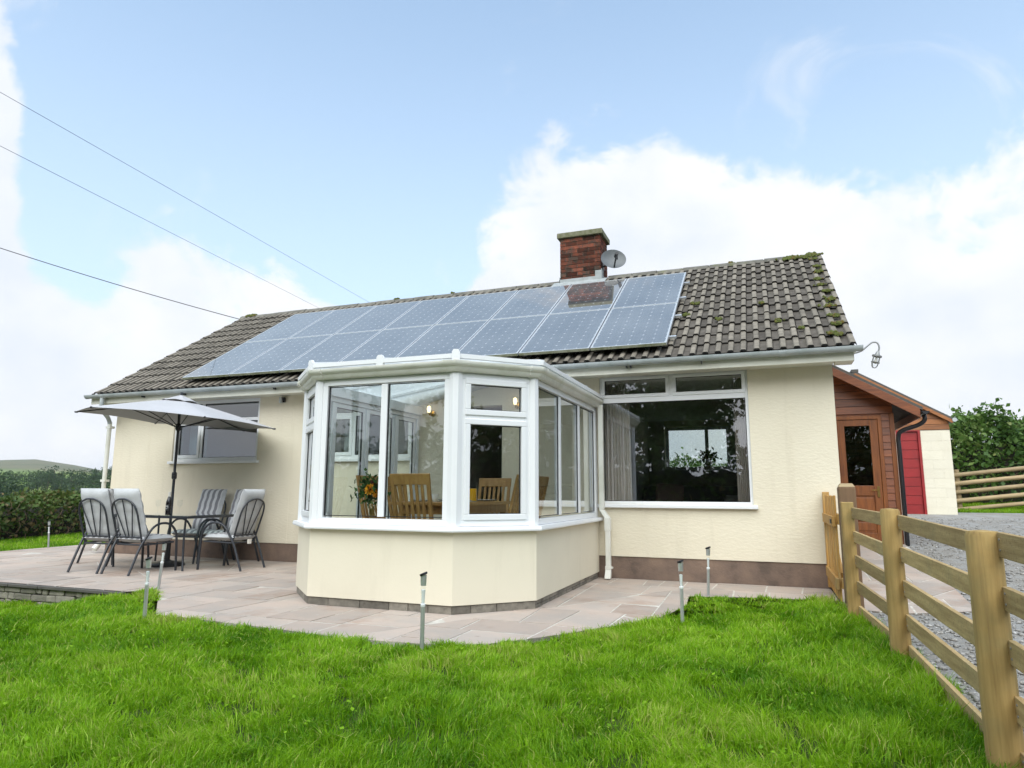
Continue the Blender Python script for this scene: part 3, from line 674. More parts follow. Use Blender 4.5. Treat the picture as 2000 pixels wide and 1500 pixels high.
# moss: crumbly cushions
def moss(name, spots_, seed):
    r_ = random.Random(seed); mb = MB()
    for (x, s0, rad) in spots_:
        for _ in range(int(8+rad*170)):
            px, ps = x+r_.gauss(0, rad*.5), s0+r_.gauss(0, rad*.42); q = r_.uniform(.010, .030)
            c = rp(px, ps, q*.4+.012)
            vs = []
            for i in range(3):
                ph = math.pi*(.18+.32*i)
                for k in range(5): an = 2*math.pi*k/5+i; vs.append(c+Vector((math.cos(an)*math.sin(ph)*q, 0, 0))+SL*(math.sin(an)*math.sin(ph)*q)+NR*(math.cos(ph)*q*r_.uniform(.6, 1)))
            vs.append(c+NR*q*.95); o = [(i*5+k, i*5+(k+1) % 5, (i+1)*5+(k+1) % 5, (i+1)*5+k) for i in range(2) for k in range(5)]+[(k, (k+1) % 5, 15) for k in range(5)]
            mb.add(vs, o)
    return stuff(mb.build(name, 'moss', roof, smooth=True))
sp = [(RX1-.10-.5*rt.random(), LSL-.10-.12*rt.random(), .10) for _ in range(9)]
sp += [(RX1-.13+rt.gauss(0, .03), .25+.345*k+rt.uniform(0, .12), .05+.03*rt.random()) for k in range(12)]
sp += [(-.55, .95, .05), (-.75, 1.75, .03), (.0, .35, .05), (-1.3, 1.2, .05), (-1.65, 2.0, .05), (-1.78, 1.5, .05), (-.3, .6, .03)]
sp += [(RX0+.12+.25*rt.random(), LSL-.06, .08) for _ in range(5)]
sp += [(-7.9, LSL-.03, .05), (-6.6, LSL-.03, .03), (-1.2, LSL-.05, .03)]
moss('moss', sp, 4)

# ---- eaves: fascia, soffit, gutter, brackets
MB().box(RX0+.02, RX1-.04, EY+.0, EY+.022, 2.585, 2.735).box(RX1-.235, RX1-.04, EY+.0225, -.08, 2.585, 2.735).build('fascia', 'fascia', house, bevel=.003)
MB().box(RX0+.03, RX1-.242, EY+.0225, -.0008, 2.606, 2.63).build('soffit', 'fascia', house)
MB().box(RX0+.02, RX1-.04, BY-EY-.022-2*0, BY-EY, 2.585, 2.735).build('rear_fascia', 'fascia', house)
def gutter_mesh(x0, x1, r_=.058):
    mb = MB(); n = 10; vs = []
    for x in (x0, x1):
        for q in (r_, r_-.004):
            for i in range(n+1):
                a = math.pi*i/n; vs.append((x, -.424-math.cos(a)*q, 2.735-math.sin(a)*q*1.05))
    m = n+1; fs = []
    for i in range(n): fs += [(i, i+1, 2*m+i+1, 2*m+i), (m+i+1, m+i, 3*m+i, 3*m+i+1)]
    fs += [(0, m, 3*m, 2*m), (n, 2*m+n, 3*m+n, m+n)]
    mb.add(vs, fs); return mb
gt = gutter_mesh(-12.0, .275).build('gutter', 'gutter_grey', house, smooth=True)
def gend(x):
    mb = MB(); n = 10; p = [(-math.cos(math.pi*i/n)*.0605, -math.sin(math.pi*i/n)*.0635) for i in range(n+1)]
    mb.prism(p, x-.012, x+.012, lambda a, b, c: (c, -.424+a, 2.7355+b)); return mb
gend(.277).build('stop_end', 'gutter_grey', gt); gend(-12.0).build('stop_end', 'gutter_grey', gt)
for i, x in enumerate(list(np.arange(-11.6, .2, .92))+[-2.35, -6.3]):
    mb = MB(); n = 8; wd = .013 if i % 3 else .04
    vs = []
    for xx in (x-wd, x+wd):
        for j in range(n+1): a = math.pi*j/n; vs.append((xx, -.424-math.cos(a)*.0625, 2.733-math.sin(a)*.066))
        for j in range(n+1): a = math.pi*j/n; vs.append((xx, -.424-math.cos(a)*.0583, 2.733-math.sin(a)*.0605))
    m = n+1; fs = []
    for j in range(n): fs += [(j, j+1, 2*m+j+1, 2*m+j), (j, m+j, m+j+1, j+1), (2*m+j, 2*m+j+1, 3*m+j+1, 3*m+j)]
    mb.add(vs, fs); mb.build('bracket', 'gutter_grey', gt)
    if i % 3: MB().box(x-.006, x+.006, -.44, -.37, 2.645, 2.672).build('bracket_stem', 'black', gt)
# left down pipe: swan neck from the gutter to the wall corner, then down
mb = MB(); mb.tube(smoothpath([(-11.62, -.424, 2.69), (-11.62, -.424, 2.55), (-11.66, -.36, 2.46), (-11.82, -.12, 2.36), (-11.84, -.06, 2.26)], 5), .036, 12)
dp = mb.build('downpipe', 'gutter_grey', house, smooth=True)
MB().tube([(-11.84, -.06, 2.30), (-11.84, -.06, .22)], .036, 14).build('pipe_length', 'gutter_white', dp, smooth=True)
MB().tube(smoothpath([(-11.84, -.06, .24), (-11.84, -.06, .14), (-11.84, -.13, .06)], 4), [.05]*9, 12).build('shoe', 'gutter_white', dp, smooth=True)
for z in (2.2, 1.25, .35): MB().box(-11.895, -11.785, -.095, .0, z-.02, z+.02).build('pipe_clip', 'gutter_white', dp)

# ---- windows
def window(owner, name, M, x0, x1, z0, z1, lights, fm='upvc', pane='pane', sill=True, fw=.058, depth=.07, sash=.046, back=None):
    """lights: (x0,x1,z0,z1,opening) inside the frame, local u,v,z; v=0 outer face"""
    mb = MB(M); mb.box(x0, x1, .03, .03+depth, z0, z0+fw).box(x0, x1, .03, .03+depth, z1-fw, z1).box(x0, x0+fw, .03, .03+depth, z0+fw, z1-fw).box(x1-fw, x1, .03, .03+depth, z0+fw, z1-fw)
    us = sorted({round(l[0], 3) for l in lights}); 
    done = set()
    for i, l in enumerate(lights):
        for k in lights:
            if k is l: continue
            if abs(l[1]+.0-k[0]) < .09 and l[1] <= k[0] and min(l[3], k[3])-max(l[2], k[2]) > .05:
                key = ('m', round(l[1], 3), round(max(l[2], k[2]), 2))
                if key not in done: done.add(key); mb.box(l[1], k[0], .0315, .03+depth-.001, max(l[2], k[2]), min(l[3], k[3]))
            if abs(l[3]-k[2]) < .09 and l[3] <= k[2] and min(l[1], k[1])-max(l[0], k[0]) > .05:
                key = ('t', round(l[3], 3))
                if key not in done: done.add(key); mb.box(x0+fw, x1-fw, .0305, .03+depth-.0005, l[3], k[2])
    w = mb.build(name, fm, owner, bevel=.004)
    for (a, b, c, d, op) in lights:
        if op:
            e = .008; s = MB(M); s.box(a-e, b+e, .018, .075, c-e, c+sash).box(a-e, b+e, .018, .075, d-sash, d+e).box(a-e, a+sash, .0182, .0748, c+sash, d-sash).box(b-sash, b+e, .0182, .0748, c+sash, d-sash)
            s.build('sash', fm, w, bevel=.006); a, b, c, d = a+sash, b-sash, c+sash, d-sash
        MB(M).box(a-.004, b+.004, .052, .060, c-.004, d+.004).build('pane', pane, w)
        g = MB(M); t = .007; g.box(a-.001, b+.001, .046, .066, c, c+t).box(a, b, .046, .066, d-t, d).box(a, a+t, .0462, .0658, c+t, d-t).box(b-t, b, .0462, .0658, c+t, d-t); g.build('gasket', 'black', w)
    if sill: MB(M).box(x0-.035, x1+.05, -.055, .034, z0-.045, z0-.001).build('sill', 'upvc', w, bevel=.006)
    return w
I4 = Matrix.Identity(4)
x0, x1, z0, z1 = WIN_R; f = .036
window(house, 'window', I4, x0, x1, z0, z1, [(x0+f, -1.945, 2.335, z1-f, True), (-1.885, x1-f, 2.335, z1-f, True), (x0+f, x1-f, z0+f, 2.262, False)], pane='pane_room', fw=.036, sash=.036)
f = .058
for (x0, x1, z0, z1), side in ((WIN_L, 0), (WIN_M, 1)):
    mx = -9.77 if side == 0 else x0+(x1-x0)*.38
    window(house, 'window', I4, x0, x1, z0, z1, [(x0+f, mx-.028, z0+f, 2.235, True), (mx+.028, x1-f, z0+f, 2.235, False), (x0+f, mx-.028, 2.29, z1-f, False), (mx+.028, x1-f, 2.29, z1-f, False)], pane='pane_coated' if side == 0 else 'pane')
x0, x1, z0, z1 = BW
Mb = Matrix(((-1, 0, 0, 0), (0, -1, 0, BY), (0, 0, 1, 0), (0, 0, 0, 1)))
window(house, 'window', Mb, -x1, -x0, z0, z1, [(-x1+f, 1.96, z0+f, z1-f, False), (2.02, -x0-f, z0+f, z1-f, False)])

# ---- chimney: bricks laid in courses round a mortar core
CX0, CX1, CY0, CY1, CZ0, CZ1 = -4.28, -3.50, 3.0, 3.58, 4.70, 5.865
chim = MB().box(CX0+.012, CX1-.012, CY0+.012, CY1-.012, CZ0, CZ1-.001).build('chimney', 'mortar', house)
MBk = {}
def brick(w, d, h):
    key = (round(w, 3), round(d, 3))
    if key not in MBk: MBk[key] = MB().box(0, w, 0, d, 0, h).mesh('brick', 'brick')
    return MBk[key]
ch = .0752; nc = int((CZ1-4.88)/ch)
for k in range(nc):
    z = CZ1-(k+1)*ch; off = .5 if k % 2 else 0
    nb = 3.5; bw = (CX1-CX0+.01)/nb
    for face in range(2):
        yy = CY0 if face == 0 else CY1-.1
        e = [0]+([.5] if off else [])+[(.5 if off else 0)+i for i in range(1, 4)]+[3.5]; e = sorted(set(e))
        for a, b in zip(e[:-1], e[1:]):
            if b-a < .01: continue
            w = (b-a)*bw-.01; link('brick', brick(w, .1, ch-.011), chim, M=Matrix.Translation((CX0+a*bw, yy+rt.uniform(0, .003)*(1 if face == 0 else -1), z)))
    L = CY1-CY0-.22; n_ = 2; bw2 = (L+.01)/n_
    for face in range(2):
        xx = CX1-.1 if face == 0 else CX0
        e = [0, 1, 2] if not off else [0, .5, 1.5, 2]
        for a, b in zip(e[:-1], e[1:]): link('brick', brick(.1, (b-a)*bw2-.01, ch-.011), chim, M=Matrix.Translation((xx+rt.uniform(-.003, 0)*(1 if face == 0 else -1), CY0+.11+a*bw2, z)))
MB().box(CX0-.05, CX1+.05, CY0-.05, CY1+.05, CZ1, CZ1+.105).build('chimney_cap', 'cap_stone', chim, bevel=.012)
mb = MB(); zf_ = rp(0, LSL, 0).z
mb.box(CX0-.02, CX1+.02, CY0-.014, CY0-.001, 4.90, 5.055); mb.box(CX1+.001, CX1+.014, CY0-.014, CY1, 4.9, 5.10); mb.box(CX0-.014, CX0-.001, CY0-.014, CY1, 4.9, 5.10)
mb.box(CX1-.10, CX1+.022, CY0-.024, CY0-.0145, 4.92, 5.16); mb.box(CX1+.0145, CX1+.024, CY0-.02, CY0+.13, 4.92, 5.19)
mb.add([rp(CX0-.12, LSL-.42, .036), rp(CX1+.12, LSL-.42, .036), rp(CX1+.12, LSL-.18, .03), rp(CX0-.12, LSL-.18, .03)], [(0, 1, 2, 3)])
mb.build('flashing', 'lead', chim)
# ================================================================== SOLAR PANELS
def panel_proto():
    e = tag(empty('solar_panel'), '', 'solar panel', 'solar panels on the roof')
    w, h, t = .99, 1.65, .04
    f = MB().box(0, w, 0, .011, 0, t).box(0, w, h-.011, h, 0, t).box(0, .011, .011, h-.011, 0, t).box(w-.011, w, .011, h-.011, 0, t).build('frame', 'alu', e)
    MB().box(.0112, w-.0112, .0112, h-.0112, .006, t-.0025).build('cell_sheet', 'solar_cells', e)
    MB().box(0, w, -.0022, -.0002, .001, t-.003).build('weathered_edge', 'panel_edge', e)
    return e
pp = panel_proto(); first = True
ORD = ['first', 'second', 'third', 'fourth', 'fifth', 'sixth', 'seventh', 'last']
for r_ in range(2):
    for c in range(8):
        o = pp if first else copy_tree(pp); first = False
        O = rp(PX0+c*1.01, PS0+r_*1.662, .08); o.matrix_basis = Matrix(((1, SL.x, NR.x, O.x), (0, SL.y, NR.y, O.y), (0, SL.z, NR.z, O.z), (0, 0, 0, 1)))
        n_ = 7-c; row = 'upper row along the ridge' if r_ else 'lower row above the gutter'
        o['label'] = f'solar panel in the {row}, {ORD[n_]} from the outside lamp end'
# rails that carry the panels
for i, s_ in enumerate((.5, 1.35, 2.2, 3.0)):
    mb = MB(); a, b = rp(PX0-.05, s_, .062), rp(PX0+PW_+.09, s_, .062); mb.beam(a, b, .04, .032, up=NR)
    tag(mb.build('mounting_rail', 'alu', None), 'aluminium rail under the solar panels, ' + ('lowest', 'second lowest', 'second highest', 'highest')[i] + ' of four', 'rail', 'rails under the solar panels')

# ================================================================== SATELLITE DISH
dish = tag(empty('satellite_dish', (CX1, CY0+.10, 5.32)), 'grey mesh satellite dish fixed to the side of the brick chimney', 'satellite dish')
ax = Vector((.42, -1, .30)).normalized(); 
q = ax.to_track_quat('Z', 'Y'); ctr = Vector((.22, -.02, .03))
mb = MB(); n, m = 26, 7; vs = []
for i in range(m+1):
    rr_ = i/m
    for k in range(n):
        a = 2*math.pi*k/n; vs.append(ctr+q@Vector((math.cos(a)*.235*rr_, math.sin(a)*.205*rr_, .055*rr_*rr_)))
for i in range(m+1):
    rr_ = i/m
    for k in range(n):
        a = 2*math.pi*k/n; vs.append(ctr+q@Vector((math.cos(a)*.237*rr_, math.sin(a)*.207*rr_, .055*rr_*rr_-.004)))
B_ = (m+1)*n; fs = []
for i in range(m):
    for k in range(n): fs += [(i*n+k, i*n+(k+1) % n, (i+1)*n+(k+1) % n, (i+1)*n+k), (B_+i*n+(k+1) % n, B_+i*n+k, B_+(i+1)*n+k, B_+(i+1)*n+(k+1) % n)]
for k in range(n): fs.append((m*n+k, m*n+(k+1) % n, B_+m*n+(k+1) % n, B_+m*n+k))
mb.add(vs, fs); mb.build('reflector', 'dish', dish, smooth=True)
low = ctr+q@Vector((.0, -.19, .03)); lnb = ctr+q@Vector((0.02, -.03, .24))
MB().tube([low, lnb], .014, 8).build('feed_arm', 'black', dish)
MB().tube([lnb-ax*-.03, lnb-ax*.08], .032, 10).tube([lnb+Vector((0, 0, -.02)), lnb+Vector((.0, .01, -.10))], .022, 8).build('receiver', 'black', dish)
MB().tube([ctr-ax*.0+Vector((0, .02, 0)), ctr+Vector((-.05, .10, -.03)), (0.0, .10, -.03)], .016, 8).box(.0, .012, .04, .16, -.10, .04).build('bracket', 'black', dish)

# ================================================================== OUTSIDE LAMP ON THE GABLE
lp = tag(empty('wall_lamp', (.275, -.13, 2.70)), 'galvanised swan neck lantern with glass and cage at the gable eaves', 'lamp')
MB().tube(smoothpath([(-.07, .02, .005), (.03, .0, .03), (.10, 0, .085), (.155, 0, .125), (.205, 0, .115), (.222, 0, .06), (.205, 0, .0)], 6), .0095, 10).build('arm', 'galv', lp, smooth=True)
MB().box(-.10, -.06, .0, .04, -.04, .05).build('mount', 'galv', lp)
ad = Vector((-.30, 0, -1)).normalized(); top = Vector((.205, 0, .005))
MB().lathe([(.014, -.01), (.024, .02), (.03, .035), (.052, .04), (.052, .056), (.04, .058)], top, 16, ad).build('cap', 'galv', lp, smooth=True)
MB().lathe([(.032, .055), (.034, .10), (.032, .145), (.022, .168), (.001, .175)], top, 14, ad).build('glass', 'clear_glass', lp, smooth=True)
MB().lathe([(.008, .05), (.012, .08), (.019, .11), (.014, .135), (.001, .142)], top, 12, ad).build('bulb', 'paper', lp, smooth=True)
qd = ad.to_track_quat('Z', 'Y'); mb = MB()
for k in range(4):
    a = math.pi/4+k*math.pi/2; e = lambda r_, z: top+qd@Vector((math.cos(a)*r_, math.sin(a)*r_, z))
    mb.tube([e(.046, .05), e(.045, .13), e(.036, .17), e(.015, .188), e(0, .19)], .0045, 6)
mb.lathe([(.043, .118), (.047, .120), (.047, .126), (.043, .127)], top, 14, ad); mb.build('cage', 'galv', lp, smooth=True)
# sensor floodlight under the eaves
sl_ = tag(empty('security_light', (-8.05, 0, 2.53)), 'small steel and black security light on the wall under the gutter', 'light')
MB().tube([(-.03, -.055, -.045), (-.03, -.055, .05)], .028, 12).build('body', 'steel', sl_, smooth=True)
MB().box(-.05, .02, -.03, 0, -.03, .04).build('back_plate', 'black', sl_)
MB().lathe([(.0, -.03), (.024, -.02), (.028, 0), (.02, .02), (0, .026)], (.03, -.05, .02), 10).build('sensor', 'black', sl_, smooth=True)

# ================================================================== CONSERVATORY
cons = tag(empty('conservatory', (0, 0, 0)), 'white framed glazed conservatory on a low cream wall', 'conservatory')
ZF, ZT = .765, 2.196
lft, A0, B0, C0, D0, rgt = CONS[0], CONS[1], CONS[2], CONS[3], CONS[4], CONS[5]
# dwarf wall (cream) on a course of blocks; the left side is a door
wp = [(-5.63, -2.40), A0, B0, C0, D0, (rgt[0], -.02)]
mb = MB(); mb.sweep([(.012, .075), (.012, .718), (-.20, .718), (-.20, .075)], wp); mb.build('dwarf_wall', 'smooth_render', cons)
mb = MB(); mb.sweep([(-.012, -.05), (-.012, .074), (-.19, .074), (-.19, -.05)], wp); base_ = mb.build('base_course', 'mortar', cons)
rb = random.Random(12)
for (p, q, rows) in ((A0, B0, 1), (B0, C0, 1), (C0, D0, 1), (D0, (rgt[0], -.06), 2)):
    M, L = frame_matrix(p, q)
    for r_ in range(rows):
        h = .072/rows; u = 0.0 if r_ == 0 else -.0
        while u < L-.01:
            w = rb.uniform(.16, .44) if rows == 1 else (.215 if (u > 0 or r_ == 0) else .11)
            if L-u-w < .07: w = L-u
            MB(M).box(u+.002, u+w-.005, -.001+rb.uniform(-.003, .003), .05, r_*h+.002, (r_+1)*h-.003).build('base_block', 'base_block', base_); u += w
MB().sweep([(.075, .722), (.078, .735), (.070, .764), (-.05, .766), (-.05, .719), (.06, .7185)], [(-5.63, -2.40), A0, B0, C0, D0, (rgt[0], -.004)]).build('sill', 'upvc', cons)
# corner posts
def post(pt, d1, d2, r_=.062):
    MB().lathe([(r_, ZF+.001), (r_, ZT)], (pt[0]+d1, pt[1]+d2, 0), 8).build('corner_post', 'upvc', cons)
post(A0, .03, .015); post(B0, .015, .035); post(C0, -.015, .035, .066); post(D0, -.035, .012); 
def facet(p, q, lights, e0=.05, e1=.05, z0=ZF+.002, sill=False, name='window'):
    M, L = frame_matrix(p, q)
    ls = []
    for (a, b, c, d, op) in lights: ls.append((a, b, c, d, op))
    return window(cons, name, M @ Matrix.Translation((0, -.03, 0)), e0, L-e1, z0, ZT-.002, ls, sill=False, depth=.065)
zb, zt = ZF+.078, ZT-.07
facet(B0, C0, [(.125, .742, zb, zt, False), (.812, 1.435, zb, zt, False)], .06, .06)
LC = math.hypot(D0[0]-C0[0], D0[1]-C0[1])
facet(C0, D0, [(.105, LC-.105, zb-.012, 1.755, True), (.105, LC-.105, 1.805, zt+.012, True)], .055, .055)
facet(A0, B0, [(.105, LC-.105, zb-.012, 1.755, True), (.105, LC-.105, 1.805, zt+.012, True)], .055, .055)
LD = -D0[1]
facet(D0, rgt, [(.10, .83, zb, zt, False), (.895, 1.63, zb, zt, False), (1.695, LD-.12, zb, zt, False)], .05, .06)
MB().box(rgt[0]-.09, rgt[0]+.004, -.075, -.002, ZF, ZT-.003).build('wall_post', 'upvc', cons)
# left side: French doors, full height, with a fixed light each side
facet(lft, A0, [(.10, .62, .36, zt, True), (.70, 1.36, .36, zt, True), (1.42, 2.08, .36, zt, True), (2.14, 2.46, .84, zt, False)], .02, .05, z0=.235, name='french_door')
MB().box(-5.63, -5.45, -2.39, -.02, -.05, .233).build('threshold', 'base_block', cons)
MB().prism(inset(CONS, .19), .10, .222).build('floor', 'room_white', cons)
# eaves beam gutter (ogee) with corner joints
ep = [(-5.63, -.004), A0, B0, C0, D0, (rgt[0], -.004)]
og = [(.0, ZT+.004), (.045, ZT+.006), (.062, ZT+.022), (.070, ZT+.045), (.094, ZT+.062), (.104, ZT+.082), (.104, ZT+.098), (.097, ZT+.099), (.09, ZT+.075), (.0, ZT+.06)]
g2 = MB().sweep(og, ep).build('gutter', 'gutter_white', cons, smooth=30)
for pt, pa, pb in ((A0, lft, B0), (B0, A0, C0), (C0, B0, D0), (D0, C0, rgt)):
    pv = Vector(pt); da = (Vector(pa)-pv).normalized()*.085; db = (Vector(pb)-pv).normalized()*.085
    MB().sweep([(o_*1.03+.004 if o_ > .03 else o_+.0, z+(.003 if z > ZT+.09 else -.003)) for o_, z in og], [tuple(pv+da), pt, tuple(pv+db)]).build('gutter_corner', 'gutter_white', g2, smooth=30)
    for dd in (da, db):
        c_ = pv+dd; dn = Vector(dd).normalized()
        MB().sweep([(o_*1.05+.005 if o_ > .03 else o_, z+(.005 if z > ZT+.09 else -.004)) for o_, z in og], sorted([tuple(c_-dn*.008), tuple(c_+dn*.008)], key=lambda p: ep.index(pt) if False else (Vector(p)-Vector(pa)).length)).build('joint_clip', 'gutter_white', g2)
MB().sweep([(-.004, ZT-.001), (-.004, ZT+.12), (-.10, ZT+.12), (-.10, ZT-.001)], ep).build('eaves_beam', 'upvc', cons)
# roof: sheets rising to a ridge against the wall, glazing bars with end caps
AP = Vector((-4.265, -1.55, 2.60)); AW = Vector((-4.265, -.02, 2.60))
ex = [Vector((p[0], p[1], 0)) for p in ep]
cen = Vector((-4.265, -1.5, 0))
def eav(p, out=.075, z=ZT+.125): 
    return Vector((p.x, p.y, z))
def outp(i, o=.085, z=ZT+.122):
    pt = Vector(ep[i]); 
    if i == 0: m_ = Vector((-1, 0))
    elif i == len(ep)-1: m_ = Vector((1, 0))
    else:
        d1 = (pt-Vector(ep[i-1])).normalized(); d2 = (Vector(ep[i+1])-pt).normalized(); n1, n2 = Vector((d1.y, -d1.x)), Vector((d2.y, -d2.x)); m_ = (n1+n2)/(1+n1.dot(n2))
    return Vector((pt.x+m_.x*o, pt.y+m_.y*o, z))
OP = [outp(i) for i in range(6)]
sheets = [[OP[0], OP[1], AP, AW], [OP[1], OP[2], AP], [OP[2], OP[3], AP], [OP[3], OP[4], AP], [OP[4], OP[5], AW, AP]]
for s_ in sheets:
    mb = MB(); n = len(s_); mb.add(s_+[p+Vector((0, 0, .025)) for p in s_], [tuple(range(n))[::-1], tuple(range(n, 2*n))]+[(i, (i+1) % n, n+(i+1) % n, n+i) for i in range(n)]); mb.build('roof_sheet', 'polycarbonate', cons)
bars = [(OP[1], AP), (OP[2], AP), ((OP[2]+OP[3])/2, AP), (OP[3], AP), (OP[4], AP), ((OP[4]*.66+OP[5]*.34), AP*.8+AW*.2), ((OP[4]*.33+OP[5]*.67), AP*.4+AW*.6), ((OP[0]*.33+OP[1]*.67), AP*.8+AW*.2), ((OP[0]*.67+OP[1]*.33), AP*.4+AW*.6)]
for a, b in bars:
    up_ = Vector((0, 0, .040)); br = MB().beam(a+up_, b+up_, .055, .03).build('glazing_bar', 'upvc', cons)
    if a not in (OP[2], OP[3]) and a != (OP[2]+OP[3])/2: continue
    d = (a-b).normalized(); h_ = Vector((d.x, d.y, 0)).normalized()
    w_ = Vector((-h_.y, h_.x, 0)); c0_ = a-h_*.012
    prof = [(-.038, -.052), (.038, -.052), (.038, .030), (.022, .056), (-.022, .056), (-.038, .030)]
    MB().add([c0_+w_*p+Vector((0, 0, .022+q)) for p, q in prof]+[c0_+h_*.03+w_*p+Vector((0, 0, .022+q)) for p, q in prof], [(5, 4, 3, 2, 1, 0), (6, 7, 8, 9, 10, 11)]+[(i, (i+1) % 6, 6+(i+1) % 6, 6+i) for i in range(6)]).build('end_cap', 'upvc', br)
MB().beam(AP+Vector((0, 0, .04)), AW+Vector((0, 0, .04)), .14, .05).build('ridge_bar', 'upvc', cons)
for a, b in ((OP[1], OP[2]), (OP[2], OP[3]), (OP[3], OP[4]), (OP[4], OP[5]), (OP[0], OP[1])):
    MB().beam(a+Vector((0, 0, .018)), b+Vector((0, 0, .018)), .035, .042).build('edge_trim', 'upvc', cons)
# square downpipe at the junction with the house
dx = rgt[0]+.075
dpp = MB().box(dx-.03, dx+.032, -.12, -.058, .86, ZT+.03).build('downpipe', 'gutter_white', cons, bevel=.004)
MB().add([(dx-.03, -.12, .86), (dx+.032, -.12, .86), (dx+.032, -.058, .86), (dx-.03, -.058, .86), (dx+.05, -.15, .76), (dx+.112, -.15, .76), (dx+.112, -.088, .76), (dx+.05, -.088, .76)], [(0, 1, 5, 4), (1, 2, 6, 5), (2, 3, 7, 6), (3, 0, 4, 7), (3, 2, 1, 0), (4, 5, 6, 7)]).build('offset', 'gutter_white', dpp)
MB().box(dx+.050, dx+.112, -.15, -.088, .10, .7595).build('pipe_length', 'gutter_white', dpp, bevel=.004)
MB().box(dx+.044, dx+.118, -.156, -.082, .60, .76).box(dx+.044, dx+.118, -.156, -.082, .12, .16).box(dx+.118, dx+.135, -.15, -.09, .13, .15).build('collar', 'gutter_white', dpp)
mb = MB(); x_, X_ = dx+.047, dx+.115
mb.add([(x_, -.153, .119), (X_, -.153, .119), (X_, -.085, .119), (x_, -.085, .119), (x_-.004, -.20, .012), (X_+.004, -.20, .012), (X_, -.12, .012), (x_, -.12, .012)], [(0, 3, 2, 1), (1, 2, 6, 5), (2, 3, 7, 6), (3, 0, 4, 7), (0, 1, 5, 4)]); mb.build('shoe', 'gutter_white', dpp)

# ---- inside the conservatory
def oak_chair():
    e = empty('dining_chair'); tag(e, '', 'chair', 'oak chairs at the dining table')
    MB().box(-.225, .225, -.21, .22, .43, .46).build('seat', 'oak', e, bevel=.006)
    for x in (-.195, .195): MB().box(x-.02, x+.02, .17, .21, 0, .43).build('leg', 'oak', e)
    def yb(z): return -.20-.14*max(0, z-.44)/.6
    for x in (-.205, .205):
        mb = MB(); mb.beam((x, -.20, 0), (x, -.20, .45), .036, .036); mb.beam((x, -.20, .44), (x, yb(1.0), 1.0), .036, .03); mb.build('back_post', 'oak', e)
    MB().beam((-.23, yb(.985), .985), (.23, yb(.985), .985), .024, .115, up=(0, -.23, 1)).build('top_rail', 'oak', e, bevel=.006)
    MB().beam((-.19, yb(.56), .56), (.19, yb(.56), .56), .02, .05).build('lower_rail', 'oak', e)
    for i in range(5):
        x = -.13+.065*i; MB().beam((x, yb(.57), .57), (x, yb(.94), .94), .032, .012, up=(0, 1, 0)).build('slat', 'oak', e)
    return e
oc = oak_chair(); first = True
FLR = .222
for (x, y, rz, lab) in ((-4.20, -2.36, 0, 'oak slatted dining chair with its back to the front window'), (-4.84, -1.95, -90, 'oak dining chair beside the French doors, nearer the front window'), (-4.84, -1.35, -90, 'oak dining chair beside the French doors, nearer the house wall'),
                        (-3.56, -1.95, 90, 'oak dining chair beside the downpipe wall, nearer the front window'), (-3.56, -1.35, 90, 'oak dining chair beside the downpipe wall, nearer the house wall'), (-4.2, -.72, 180, 'oak dining chair at the house end of the dining table')):
    o = oc if first else copy_tree(oc); first = False; o.location = (x, y, FLR); o.rotation_euler = (0, 0, R(rz)); o['label'] = lab
dt = tag(empty('dining_table', (-4.2, -1.6, FLR)), 'oak dining table laid for a meal inside the conservatory', 'table')
MB().box(-.45, .45, -.72, .72, .715, .75).build('tabletop', 'oak', dt, bevel=.005)
MB().box(-.38, .38, -.64, .64, .62, .715).build('apron', 'oak', dt)
for x in (-.36, .36):
    for y in (-.62, .62): MB().box(x-.035, x+.035, y-.035, y+.035, 0, .62).build('leg', 'oak', dt)
TT = FLR+.751
for i, (x, y) in enumerate(((-4.45, -2.0), (-3.95, -2.0), (-4.45, -1.3), (-3.95, -1.3))):
    w_ = ('near the French doors', 'near the downpipe wall')[i % 2]+(', front window end', ', house end')[i//2]
    tag(MB().lathe([(.0, .0), (.09, .004), (.13, .018), (.125, .02), (.0, .008)], (x, y, TT), 18).build('plate', 'china', None, smooth=True), 'white dinner plate on the dining table '+w_, 'plate', 'plates on the dining table')
    cx_ = x+(.17 if i % 2 == 0 else -.17)
    cp = MB().lathe([(.022, 0), (.036, .03), (.04, .085), (.036, .084), (.03, .03), (0.0, .008)], (cx_, y+.03, TT), 14)
    tag(cp.build('cup', 'china', None, smooth=True), 'white cup on the dining table '+w_, 'cup', 'cups on the dining table')
tag(MB().box(-4.32, -3.92, -1.85, -1.60, TT, TT+.004).build('place_mat', 'sage', None), 'sage green place mat on the dining table', 'mat')
jg = tag(empty('juice_jug', (-3.98, -1.62, TT+.004)), 'glass jug of orange juice on the dining table', 'jug')
MB().lathe([(.045, 0), (.05, .01), (.048, .14), (.0, .14)], (0, 0, .002), 16).build('juice', 'juice', jg, smooth=True)
MB().lathe([(.052, 0), (.055, .02), (.052, .19), (.056, .21)], (0, 0, .0005), 16).build('jug_glass', 'clear_glass', jg, smooth=True)
